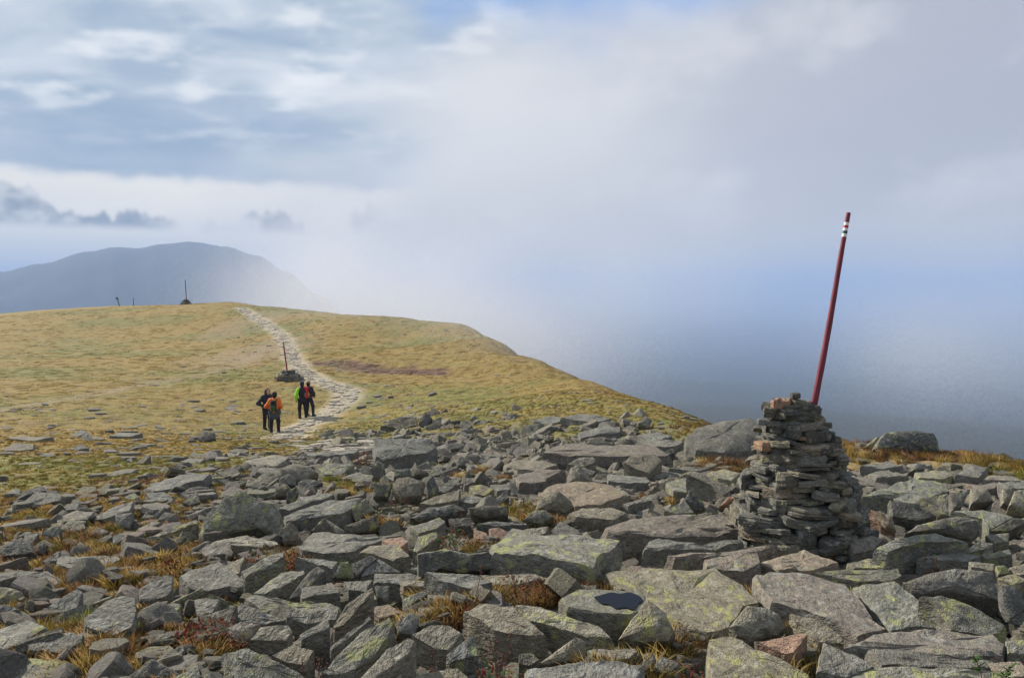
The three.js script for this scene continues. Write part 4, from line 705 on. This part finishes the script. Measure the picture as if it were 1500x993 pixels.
// ---------------------------------------------------------------- paved path
{
  const grp = base('path', V(0, 0, 0)); tag(grp, 'path of irregular pale flagstones winding up the ridge', 'path', null, 'structure');
  const total = pathCurve.getLength(), flags = [], pale = [stoneOf('worn paving', stoneMap([0.31, 0.275, 0.21], [0.42, 0.37, 0.29], [0.38, 0.31, 0.23], 0.7, 6)), stone.g];
  pale[1] = pale[0].clone(); pale[1].name = 'worn grey paving'; pale[1].color = new THREE.Color(0.82, 0.84, 0.86);
  for (let s = total; s > 0; s -= rnd(0.34, 0.52)) {
    const u = s / total, p = pathCurve.getPointAt(clamp(u)), tg = pathCurve.getTangentAt(clamp(u)), nx = -tg.z, nz = tg.x, half = 0.5 + 0.16 * noise2(s * 0.2, 4);
    for (let x = -half; x < half;) { const w = rnd(0.24, 0.6), o = x + w / 2 + rnd(-0.06, 0.06); flags.push([p.x + nx * o + rnd(-0.1, 0.1), p.z + nz * o + rnd(-0.1, 0.1), w, Math.atan2(nz, nx)]); x += w; }
  }
  // flags laid between the path's foot and the block field
  for (let i = 0; i < 46; i++) { const p = hit(rnd(430, 610), rnd(643, 662)); flags.unshift([p.x, p.z, rnd(0.4, 0.9), rnd(-0.4, 0.4)]); }
  flags.sort((a, b) => Math.hypot(a[0], a[1]) - Math.hypot(b[0], b[1]));
  const rest = [];
  flags.forEach(([x, z, w, yaw], i) => {
    const n = slopeAt(x, z, 0.7), geo = plate(Math.floor(R3() * 16), 0.7), q = new THREE.Quaternion().setFromUnitVectors(V(0, 1, 0), n.add(V(rnd(-0.05, 0.05), 0, rnd(-0.05, 0.05))).normalize()).multiply(new THREE.Quaternion().setFromAxisAngle(V(0, 1, 0), -yaw + rnd(-0.3, 0.3)));
    const pos = V(x, land(x, z) + -0.015 + rnd(-0.02, 0.02), z), sc = V(w * 1.15 / 0.7, 0.12 / (0.7 * 0.25), 0.46 * rnd(0.7, 1.25) / (0.7 * 0.8));
    if (i < 290) { const m = put('flagstone', geo, pale[i % 2], grp); m.position.copy(pos); m.quaternion.copy(q); m.scale.copy(sc); }
    else rest.push(geo.clone().applyMatrix4(new THREE.Matrix4().compose(pos, q, sc)));
  });
  if (rest.length) put('flagstones', mergeGeometries(rest), pale[0], grp).userData.kind = 'stuff';
}
// ---------------------------------------------------------------- rain puddle
{
  const pts = [[870, 875], [884, 871], [896, 868], [908, 870], [922, 868], [936, 873], [941, 879], [934, 886], [928, 893], [914, 890], [903, 892], [893, 886], [880, 884]], d = -hit(925, 922).z, y = at(925, 900, d).y + 0.0045;
  const w = pts.map(([px, py]) => { const r = ray(px, py), k = (y - EYE.y) / r.y; return new THREE.Vector2(r.x * k, -r.z * k); }), c = w.reduce((s, p) => s.add(p), new THREE.Vector2()).divideScalar(w.length);
  const shape = new THREE.Shape(new THREE.SplineCurve([...w.map((p) => p.clone().sub(c)), w[0].clone().sub(c)]).getPoints(60));
  const g = new THREE.ExtrudeGeometry(shape, { depth: 0.002, bevelEnabled: false }).rotateX(-Math.PI / 2);
  const m = put('rain_puddle', g, new THREE.MeshPhysicalMaterial({ name: 'puddle water', color: new THREE.Color().setRGB(0.011, 0.011, 0.010), roughness: 0.03, ior: 1.33, specularIntensity: 0.3 })); m.position.set(c.x, y, -c.y);
  tag(m, 'dark rain puddle lying in a hollow of a thick slab', 'puddle');
}

// ---------------------------------------------------------------- hikers
function meshField(f, centre, half, res) {   // surface of f = 0 (negative inside) in a cube
  const mc = new MarchingCubes(res, new THREE.MeshBasicMaterial(), false, false, 60000); mc.isolation = 0;
  const p = V(0, 0, 0);
  for (let k = 0; k < res; k++) for (let j = 0; j < res; j++) for (let i = 0; i < res; i++) { p.set((i / res * 2 - 1) * half, (j / res * 2 - 1) * half, (k / res * 2 - 1) * half).add(centre); mc.field[i + j * res + k * res * res] = -f(p); }
  mc.update();
  const n = mc.count ?? mc.geometry.drawRange.count, pos = mc.positionArray.slice(0, n * 3);
  for (let i = 0; i < n; i++) { pos[i * 3] = pos[i * 3] * half + centre.x; pos[i * 3 + 1] = pos[i * 3 + 1] * half + centre.y; pos[i * 3 + 2] = pos[i * 3 + 2] * half + centre.z; }
  let g = new THREE.BufferGeometry(); g.setAttribute('position', new THREE.BufferAttribute(pos, 3)); g = mergeVertices(g, 1e-4); g.computeVertexNormals(); return g;
}
function capsule(p, a, b, ra, rb) { const abx = b[0] - a[0], aby = b[1] - a[1], abz = b[2] - a[2], t = clamp(((p.x - a[0]) * abx + (p.y - a[1]) * aby + (p.z - a[2]) * abz) / (abx * abx + aby * aby + abz * abz + 1e-9)); return Math.hypot(p.x - a[0] - t * abx, p.y - a[1] - t * aby, p.z - a[2] - t * abz) - mix(ra, rb, t); }
const smin = (a, b, k) => { const h = clamp(0.5 + 0.5 * (b - a) / k); return mix(b, a, h) - k * h * (1 - h); };
const bones = (list, k = 0.04) => (p) => { let d = 9; for (const [a, b, ra, rb] of list) d = smin(d, capsule(p, a, b, ra, rb), k); return d; };
const handGeometry = (() => {   // palm along -y, thumb at +x, fingers curled a little towards +z
  const L = [[[0, 0.02, 0], [0, -0.05, 0], 0.024, 0.026], [[-0.022, -0.03, 0], [-0.026, -0.075, 0], 0.016, 0.014], [[0.022, -0.03, 0], [0.026, -0.075, 0], 0.016, 0.014]];
  [[-0.033, 0.060], [-0.011, 0.075], [0.011, 0.080], [0.033, 0.072]].forEach(([x, l]) => { const a = [x, -0.08, 0], b = [x * 1.1, -0.08 - l * 0.5, 0.010], c = [x * 1.12, -0.08 - l * 0.9, 0.038]; L.push([a, b, 0.0095, 0.009], [b, c, 0.009, 0.0075]); });
  L.push([[0.030, -0.015, 0.006], [0.058, -0.05, 0.018], 0.014, 0.011], [[0.058, -0.05, 0.018], [0.064, -0.085, 0.030], 0.011, 0.009]);
  return meshField(bones(L, 0.008), V(0, -0.07, 0.01), 0.125, 56);
})();
const cloth = (r, g, b, rough = 0.85) => new THREE.MeshStandardMaterial({ color: new THREE.Color().setRGB(r, g, b), roughness: rough });
const SKIN = cloth(0.42, 0.25, 0.18, 0.6), BLACK = cloth(0.012, 0.013, 0.017), NAVY = cloth(0.014, 0.018, 0.034), BOOT = cloth(0.022, 0.018, 0.016), HAIR = cloth(0.018, 0.012, 0.009);
function person({ foot, turn, tall = 1.75, label, j, jacket, sleeves, trousers, cap, hood, extras }) {
  const g = base('person', foot, turn); g.scale.setScalar(tall / 1.78); tag(g, label, 'person', 'hikers halted on the paved path');
  const hip = j.hip ?? [0, 0.95, 0], chest = j.chest ?? [0, 1.30, 0.0], neck = j.neck ?? [0, 1.47, 0.01], head = j.head ?? [0, 1.65, 0.03];
  const S = [-1, 1], hipJ = S.map((s) => [hip[0] + s * 0.095, hip[1] - 0.03, hip[2]]), sh = S.map((s) => [chest[0] + s * 0.175, chest[1] + 0.12, chest[2]]);
  const torso = [[hip, [chest[0], chest[1] - 0.12, chest[2]], 0.135, 0.14], [[chest[0] - 0.08, chest[1], chest[2]], [chest[0] + 0.08, chest[1], chest[2]], 0.125, 0.125], [sh[0], sh[1], 0.07, 0.07], [[hip[0] - 0.06, hip[1] - 0.02, hip[2]], [hip[0] + 0.06, hip[1] - 0.02, hip[2]], 0.125, 0.125]];
  const arms = [], legs = [], feet = [];
  S.forEach((_, i) => { arms.push([sh[i], j.elbow[i], 0.058, 0.045], [j.elbow[i], j.wrist[i], 0.045, 0.034]); legs.push([hipJ[i], j.knee[i], 0.092, 0.062], [j.knee[i], j.ankle[i], 0.062, 0.045]); const a = j.ankle[i], f = j.toe?.[i] ?? [0, 1], l = Math.hypot(...f); feet.push([[a[0] - f[0] / l * 0.03, 0.05, a[2] - f[1] / l * 0.03], [a[0] + f[0] / l * 0.15, 0.04, a[2] + f[1] / l * 0.15], 0.045, 0.038], [a, [a[0], 0.05, a[2]], 0.045, 0.045]); });
  const skull = [[head, [head[0], head[1] + 0.05, head[2] - 0.02], 0.088, 0.094], [[head[0], head[1] - 0.075, head[2] + 0.035], [head[0], head[1] - 0.02, head[2] + 0.03], 0.052, 0.07], [neck, [head[0], head[1] - 0.06, head[2] - 0.015], 0.058, 0.055], [[head[0], head[1] - 0.005, head[2] + 0.095], [head[0], head[1] - 0.035, head[2] + 0.112], 0.011, 0.016], [[head[0] - 0.094, head[1], head[2]], [head[0] - 0.094, head[1] - 0.03, head[2]], 0.018, 0.014], [[head[0] + 0.094, head[1], head[2]], [head[0] + 0.094, head[1] - 0.03, head[2]], 0.018, 0.014]];
  const c = V(0, 0.92, 0), body = meshField(bones([...torso, ...arms, ...legs, ...feet, [neck, chest, 0.06, 0.09]], 0.03), c, 0.98, 60), hd = meshField(bones(skull, 0.025), V(...head).add(V(0, -0.03, 0)), 0.2, 44);
  const parts = [body, hd].map((x) => { x.deleteAttribute('uv'); return x; });
  S.forEach((s, i) => { const w = V(...j.wrist[i]), e = V(...j.elbow[i]), dir = w.clone().sub(e).normalize(), h = handGeometry.clone(); if (s < 0) h.scale(-1, 1, 1); if (s < 0) { const ix = h.index.array; for (let k = 0; k < ix.length; k += 3) { const t = ix[k]; ix[k] = ix[k + 1]; ix[k + 1] = t; } } h.applyQuaternion(new THREE.Quaternion().setFromUnitVectors(V(0, -1, 0), dir)); h.translate(w.x, w.y, w.z); h.computeVertexNormals(); parts.push(h); });
  put('body', mergeGeometries(parts), SKIN, g);
  const grow_ = (l, e) => l.map(([a, b, ra, rb]) => [a, b, ra + e, rb + e]);
  const shell = (nm, l, e, m, k = 0.05, res = 54) => put(nm, meshField(bones(grow_(l, e), k), c, 0.98, res), m, g);
  shell('trousers', [...legs, ...torso.slice(3)], 0.022, trousers);
  shell('jacket', torso.slice(0, 3).concat([[[hip[0], hip[1] - 0.03, hip[2]], hip, 0.14, 0.135]], [[neck, chest, 0.07, 0.10]]).concat(sleeves ? [] : arms), 0.028, jacket);
  if (sleeves) shell('sleeves', arms.map((a, k) => (k % 2 ? [a[0], a[1], a[2] + 0.012, a[3] + 0.012] : [a[0], a[1], a[2] + 0.02, a[3] + 0.012])), 0.024, sleeves, 0.03);
  put('boots', meshField(bones(grow_(feet, 0.012), 0.03), V(0, 0.1, 0), 0.45, 50), BOOT, g);
  if (hood) put('hood', meshField((p) => Math.max(bones([[[head[0], head[1] + 0.03, head[2] - 0.03], [head[0], head[1] - 0.06, head[2] - 0.045], 0.128, 0.12], [[head[0], head[1] - 0.1, head[2] - 0.04], chest, 0.10, 0.13]], 0.05)(p), (p.z - head[2]) * 1.0 + (p.y < head[1] - 0.1 ? -0.06 : -0.035)), V(...head).add(V(0, -0.06, 0)), 0.3, 46), hood, g);
  else put('hair', meshField((p) => Math.max(bones([[[head[0], head[1] + 0.045, head[2] - 0.025], [head[0], head[1] - 0.03, head[2] - 0.04], 0.105, 0.09]], 0.03)(p), p.z - head[2] - 0.05), V(...head), 0.2, 40), HAIR, g);
  if (cap) { const m = put('cap', meshField((p) => Math.max(bones([[[head[0], head[1] + 0.06, head[2] - 0.015], [head[0], head[1] + 0.07, head[2] - 0.015], 0.112, 0.108]], 0.02)(p), head[1] + 0.035 - p.y), V(...head).add(V(0, 0.08, 0)), 0.2, 40), cap, g); put('peak', meshField((p) => Math.max(capsule(p, [head[0], head[1] + 0.045, head[2] + 0.05], [head[0], head[1] + 0.035, head[2] + 0.12], 0.085, 0.075), Math.abs(p.y - head[1] - 0.042 + (p.z - head[2]) * 0.06) - 0.009), V(...head).add(V(0, 0.04, 0.08)), 0.2, 48), cap, g); }
  extras?.(g, { chest, hip, head, shell, torso, arms });
  return g;
}
function backpack(label, owner, colour, straps, [w, h, dp] = [0.30, 0.48, 0.19], y = 1.2, z = -0.24) {
  const b = base('backpack', owner.position.clone(), owner.rotation.y); b.scale.copy(owner.scale); tag(b, label, 'backpack');
  const box = (p, cx, cy, cz, a, bb, cc, r) => { const qx = Math.max(Math.abs(p.x - cx) - a + r, 0), qy = Math.max(Math.abs(p.y - cy) - bb + r, 0), qz = Math.max(Math.abs(p.z - cz) - cc + r, 0); return Math.hypot(qx, qy, qz) - r; };
  put('bag', meshField((p) => box(p, 0, y, z, w / 2 * (1 - 0.25 * clamp((p.y - y) / h)), h / 2, dp / 2, 0.08), V(0, y, z), 0.36, 44), colour, b);
  put('top_lid', meshField((p) => box(p, 0, y + h / 2 - 0.02, z, w / 2 * 0.82, 0.07, dp / 2 + 0.015, 0.06), V(0, y + h / 2, z), 0.26, 36), colour, b);
  put('pocket', meshField((p) => box(p, 0, y - 0.08, z - dp / 2 - 0.01, w / 2 * 0.7, 0.13, 0.05, 0.045), V(0, y - 0.08, z - dp / 2), 0.22, 36), straps, b);
  for (const s of [-1, 1]) put('shoulder_strap', new THREE.TubeGeometry(new THREE.CatmullRomCurve3([V(s * 0.09, y + h / 2 - 0.04, z + dp / 2), V(s * 0.12, 1.50, -0.03), V(s * 0.13, 1.42, 0.14), V(s * 0.13, 1.22, 0.19), V(s * 0.17, 1.02, 0.02), V(s * 0.12, y - h / 2 + 0.05, z + dp / 2)]), 24, 0.02, 6), straps, b);
  put('hip_belt', new THREE.TorusGeometry(0.17, 0.022, 6, 28).rotateX(Math.PI / 2).scale(1.05, 1, 1).translate(0, 0.99, 0), straps, b);
  return b;
}
const PI = Math.PI, stand = (l = -0.12, r = 0.12, dz = 0) => ({ knee: [[l * 0.95, 0.5, 0.03], [r * 0.95, 0.5, 0.03 + dz]], ankle: [[l, 0.09, 0], [r, 0.09, dz * 0.5]] });
{
  const on = (px, py) => { const p = hit(px, py); return p; };
  // hooded, hand on hip, turned towards the one with the orange jacket
  person({ foot: on(391, 628), turn: 0.85, tall: 1.80, label: 'hooded person in dark navy jacket and trousers, head bowed, hand at hip', jacket: NAVY, trousers: BLACK, hood: NAVY, j: { ...stand(-0.13, 0.12), chest: [0, 1.30, 0.02], neck: [0, 1.47, 0.05], head: [0, 1.63, 0.11], elbow: [[-0.42, 1.17, 0.0], [0.27, 1.14, 0.10]], wrist: [[-0.25, 1.04, 0.16], [0.10, 1.06, 0.27]] } });
  // orange and black, seen from behind, arms gathered in front
  const b = person({ foot: on(402.5, 634.5), turn: PI + 0.12, tall: 1.76, label: 'person in orange jacket with black cap, seen from behind wearing black pack', jacket: cloth(0.72, 0.17, 0.025), trousers: BLACK, cap: BLACK, j: { ...stand(-0.15, 0.16), chest: [0, 1.30, 0.03], head: [0, 1.63, 0.07], neck: [0, 1.47, 0.04], elbow: [[-0.28, 1.15, 0.02], [0.36, 1.17, 0.04]], wrist: [[-0.18, 1.03, 0.20], [0.24, 1.05, 0.20]] }, extras: (g, { hip, shell }) => shell('tied_waist_jacket', [[[-0.1, hip[1] - 0.04, 0], [0.1, hip[1] - 0.04, 0], 0.16, 0.16], [[-0.08, hip[1] - 0.2, -0.06], [0.08, hip[1] - 0.2, -0.06], 0.13, 0.13]], 0.012, cloth(0.055, 0.06, 0.07)) });
  backpack('black backpack with green trim on the orange-jacketed person', b, BLACK, cloth(0.03, 0.085, 0.02), [0.27, 0.44, 0.17]);
  // neon green sleeves, navy cap
  person({ foot: on(443, 613), turn: PI + 0.55, tall: 1.80, label: 'person with neon green sleeves, navy cap and black trousers, standing legs apart', jacket: BLACK, sleeves: cloth(0.26, 0.62, 0.02), trousers: BLACK, cap: cloth(0.012, 0.018, 0.06), j: { ...stand(-0.16, 0.13, 0.05), elbow: [[-0.27, 1.15, 0.0], [0.30, 1.14, -0.02]], wrist: [[-0.22, 0.95, 0.14], [0.27, 0.92, 0.06]] } });
  // red backpack, stepping off
  const r = person({ foot: on(452, 609.5), turn: PI - 0.35, tall: 1.74, label: 'person with beige cap and dark jacket, stepping along path in red pack', jacket: cloth(0.035, 0.02, 0.028), trousers: NAVY, cap: cloth(0.30, 0.22, 0.13), j: { knee: [[-0.20, 0.52, 0.08], [0.10, 0.5, 0.04]], ankle: [[-0.27, 0.09, 0.0], [0.12, 0.09, 0.02]], elbow: [[-0.30, 1.17, 0.03], [0.27, 1.17, 0.06]], wrist: [[-0.22, 1.0, 0.16], [0.14, 1.06, 0.24]] } });
  backpack('red backpack with grey side panels on a hiker on the path', r, cloth(0.50, 0.016, 0.03), cloth(0.16, 0.13, 0.14), [0.33, 0.54, 0.22], 1.22, -0.26);
}

// ---------------------------------------------------------------- leafy plants among the rocks
const R5 = rng(4242), rn = (a, b) => a + (b - a) * R5();
function leafGeometry(len, wide, curl = 0.3) {
  const g = new THREE.PlaneGeometry(1, 1, 2, 4), p = g.attributes.position;
  for (let i = 0; i < p.count; i++) { const t = p.getY(i) + 0.5, x = p.getX(i) * 2, w = wide * Math.sin(PI * Math.pow(clamp(t * 0.94 + 0.04), 0.8)) * 0.5; p.setXYZ(i, x * w, len * (t - curl * 0.35 * t * t), len * curl * t * t + Math.abs(x) * w * 0.35); }
  g.computeVertexNormals(); return g;
}
const leafMat = (r, g, b) => new THREE.MeshPhysicalMaterial({ color: new THREE.Color().setRGB(r, g, b), roughness: 1, specularIntensity: 0.2, transmission: 0.3, thickness: 0, side: THREE.DoubleSide });
const LG = leafMat(0.045, 0.085, 0.025), LR = leafMat(0.12, 0.028, 0.018), LB = leafMat(0.15, 0.07, 0.03), STEM = cloth(0.10, 0.04, 0.025, 0.9);
function plant(px, py, label, { wide = 0.2, tall = 0.18, leaves = 90, mats = [LG, LR, LB], shares = [0.5, 0.3, 0.2], stalks = 3, stalk = 0.35, size = 0.06 }) {
  const f = hit(px, py); f.y = bed(f.x, f.z) + 0.03; const g = base('leafy_plant', f); size *= 0.62; tag(g, label, 'plant');
  mats.forEach((m, k) => {
    const list = [];
    for (let i = 0; i < leaves * 1.5 * shares[k]; i++) { const a = R5() * 6.283, d = Math.sqrt(R5()) * wide, l = leafGeometry(size * rn(0.7, 1.4), size * rn(0.3, 0.5), rn(0.1, 0.8)); l.rotateX(rn(0.1, 1.1)); l.rotateY(a + rn(-0.6, 0.6)); l.translate(Math.cos(a) * d, tall * rn(0.1, 1) * (1 - 0.5 * (d / wide) ** 2), Math.sin(a) * d); list.push(l); }
    if (list.length) put('leaves', mergeGeometries(list), m, g);
  });
  for (let i = 0; i < stalks * 0.6; i++) {
    const a = R5() * 6.283, d = rn(0, wide * 0.6), x = Math.cos(a) * d, z = Math.sin(a) * d, h = stalk * rn(0.5, 1.0), lx = rn(-0.2, 0.2) * h, lz = rn(-0.1, 0.1) * h;
    const s = put('stalk', new THREE.TubeGeometry(new THREE.CatmullRomCurve3([V(x, 0, z), V(x + lx * 0.3, h * 0.5, z + lz * 0.3), V(x + lx, h, z + lz)]), 8, 0.0017, 5), STEM, g);
    const buds = []; for (let b = 0; b < 9; b++) buds.push(new THREE.IcosahedronGeometry(rn(0.0025, 0.005), 0).translate(x + lx * 0.9 + rn(-0.01, 0.01), h * rn(0.72, 1.02), z + lz * 0.9 + rn(-0.01, 0.01)));
    put('seed_head', mergeGeometries(buds), STEM, s);
  }
}
plant(668, 806, 'dark green leafy clump with red-brown dry stalks behind the wall-like boulder', { wide: 0.22, tall: 0.24, leaves: 210, stalks: 9, stalk: 0.42, shares: [0.6, 0.22, 0.18] });
plant(735, 995, 'upright green and rust coloured plant with long dry stalks in a hollow', { wide: 0.13, tall: 0.2, leaves: 150, stalks: 9, stalk: 0.36, size: 0.05, shares: [0.42, 0.28, 0.30] });
plant(645, 985, 'low plant with red stems and a few broad green leaves', { wide: 0.16, tall: 0.1, leaves: 80, stalks: 5, stalk: 0.26, shares: [0.4, 0.35, 0.25] });
plant(690, 905, 'single very tall dry stalk with a few rusty leaves at its foot', { wide: 0.08, tall: 0.08, leaves: 36, stalks: 1, stalk: 0.36, shares: [0.2, 0.4, 0.4] });
plant(393, 815, 'red-leaved plant behind the thick tilted slab', { wide: 0.2, tall: 0.14, leaves: 120, stalks: 3, stalk: 0.2, shares: [0.35, 0.5, 0.15] });
plant(425, 828, 'reddish leafy plant between the thick tilted slab and a narrow leaning stone', { wide: 0.13, tall: 0.12, leaves: 80, stalks: 2, stalk: 0.2, shares: [0.2, 0.6, 0.2] });
plant(312, 945, 'wide mat of dark red leaves beside the yellow-lichened boulder', { wide: 0.17, tall: 0.09, leaves: 170, stalks: 4, stalk: 0.14, size: 0.045, shares: [0.08, 0.67, 0.25] });
plant(470, 995, 'low red leafy mat with thin dry stalks at the foot of the wavy slab', { wide: 0.14, tall: 0.06, leaves: 110, stalks: 6, stalk: 0.2, size: 0.04, shares: [0.05, 0.65, 0.3] });
plant(1012, 975, 'drooping reddish plant beside the straight-edged weathered slab', { wide: 0.13, tall: 0.12, leaves: 110, stalks: 3, stalk: 0.12, size: 0.06, shares: [0.12, 0.38, 0.5] });
plant(500, 822, 'small dark green shrub between grey blocks', { wide: 0.15, tall: 0.12, leaves: 90, stalks: 1, stalk: 0.12, shares: [0.8, 0.1, 0.1] });
plant(585, 742, 'dark leafy plant against the small upright blocks', { wide: 0.25, tall: 0.2, leaves: 110, stalks: 4, stalk: 0.25, shares: [0.5, 0.35, 0.15] });
plant(252, 842, 'tangled reddish twigs behind the box-shaped block', { wide: 0.14, tall: 0.12, leaves: 60, stalks: 5, stalk: 0.16, shares: [0.15, 0.55, 0.3] });
plant(540, 672, 'rusty tussock plant at the square shoulder of the pale boulder', { wide: 0.35, tall: 0.3, leaves: 90, stalks: 6, stalk: 0.4, size: 0.09, shares: [0.05, 0.35, 0.6] });
plant(1370, 828, 'sparse red twiggy plant in the shadow of the arching slab', { wide: 0.14, tall: 0.1, leaves: 30, stalks: 6, stalk: 0.2, shares: [0.05, 0.6, 0.35] });
plant(770, 868, 'rust-red leafy patch in the grassy hollow before the table-like slab', { wide: 0.2, tall: 0.07, leaves: 100, stalks: 4, stalk: 0.12, size: 0.04, shares: [0.1, 0.45, 0.45] });
// fresh green sprig in the corner
{
  const f = hit(1452, 1010), g = base('green_sprig', f); tag(g, 'fresh green sprig with small oval leaves beside the wide pinkish slab', 'plant');
  for (const [dx, dz, h, lx] of [[-0.03, 0, 0.15, -0.05], [0.05, 0.01, 0.11, 0.02], [0.0, 0.02, 0.08, 0.05]]) {
    const c = new THREE.CatmullRomCurve3([V(dx, 0, dz), V(dx + lx * 0.4, h * 0.6, dz), V(dx + lx, h, dz)]), s = put('stem', new THREE.TubeGeometry(c, 8, 0.002, 5), LB, g);
    for (let i = 0; i < 11; i++) { const p = c.getPoint(rn(0.4, 1)), m = put('leaf', leafGeometry(0.032 * rn(0.7, 1.2), 0.018 * rn(0.8, 1.2), 0.3), LG, s); m.position.copy(p); m.rotation.set(rn(0.3, 1.5), R5() * 6.283, 0, 'YXZ'); }
  }
}

// ---------------------------------------------------------------- hill fog drifting up beyond the brow: soft puffs, each a swarm of thousands of tiny droplets
{
  const R6 = rng(31337), D = Math.PI / 180, gauss = () => Math.sqrt(-2 * Math.log(1 - R6() * 0.999)) * Math.cos(6.2832 * R6());
  const flake = [0, 2.0944, 4.1888].map((t) => V(Math.cos(t), Math.sin(t), 0)), q = new THREE.Quaternion();
  const puff = (N, R) => {
    const pos = [];
    for (let i = 0; i < N; i++) { const c = V(gauss() * 20, gauss() * 15, gauss() * 20); q.set(gauss(), gauss(), gauss(), gauss()).normalize(); for (const t of flake) { const v = t.clone().applyQuaternion(q).multiplyScalar(R).add(c); pos.push(v.x, v.y, v.z); } }
    const g = new THREE.BufferGeometry(); g.setAttribute('position', new THREE.Float32BufferAttribute(pos, 3)); g.computeVertexNormals(); return g;
  };
  const spots = [];
  for (let tries = 0; spots.length < 54 && tries < 200000; tries++) {
    const az = mix(-27, 42, R6()), r = mix(300, 700, Math.sqrt(R6())), el = mix(-6, 5, R6()), y = EYE.y + Math.tan(el * D) * r, x = Math.sin(az * D) * r, z = -Math.cos(az * D) * r;
    const n = fbm3(x * 0.006, y * 0.011, z * 0.006, 3);
    if (R6() > step(-26, -12, az + 7 * n) * (1 - 0.75 * step(-10, 24, az)) * (1 - step(0, 5, el + 2 * n))) continue;
    spots.push([x, y, z, (0.75 + 0.6 * R6()) * r / 400, az]);
  }
  for (let i = 0; i < 9; i++) { const az = mix(-21, -12, R6()), r = mix(350, 650, R6()), el = mix(-1.5, 3, R6()); spots.push([Math.sin(az * D) * r, Math.tan(el * D) * r, -Math.cos(az * D) * r, (0.8 + 0.5 * R6()) * r / 400, az]); }   // its torn front before the mountain
  for (const [az, r, y] of [[-14, 96, -1], [-9, 92, -2], [-6, 84, -2.5], [-3, 74, -3.5], [-1, 70, -4], [-12, 90, -2], [-8, 84, -3], [-4, 76, -4], [1, 62, -4.6], [4, 54, -4.8]]) spots.push([Math.sin(az * D) * r, y, -Math.cos(az * D) * r, 0.22, az]);   // a first thin veil over the brow
  const wet = new THREE.MeshPhysicalMaterial({ name: 'fog droplets', color: new THREE.Color().setRGB(0.88, 0.88, 0.90), roughness: 1, transmission: 0.5, thickness: 0, side: THREE.DoubleSide, specularIntensity: 0 }), m4 = new THREE.Matrix4(), e = new THREE.Euler();
  const grp = base('cloud_bank', V(0, 0, 0)); tag(grp, 'soft grey fog bank drifting up beyond the ridge', 'fog', null, 'stuff');
  for (const [g, own] of [[puff(165000, 0.045), spots]]) {
    const im = new THREE.InstancedMesh(g, wet, own.length); im.name = 'cloud_puffs'; im.userData.kind = 'stuff'; im.castShadow = im.receiveShadow = true;
    own.forEach(([x, y, z, s], i) => im.setMatrixAt(i, m4.makeRotationFromEuler(e.set(0, R6() * 6.28, 0)).scale(V(s, s, s)).setPosition(x, y, z))); grp.add(im);
  }
}

renderer.render(scene, camera);
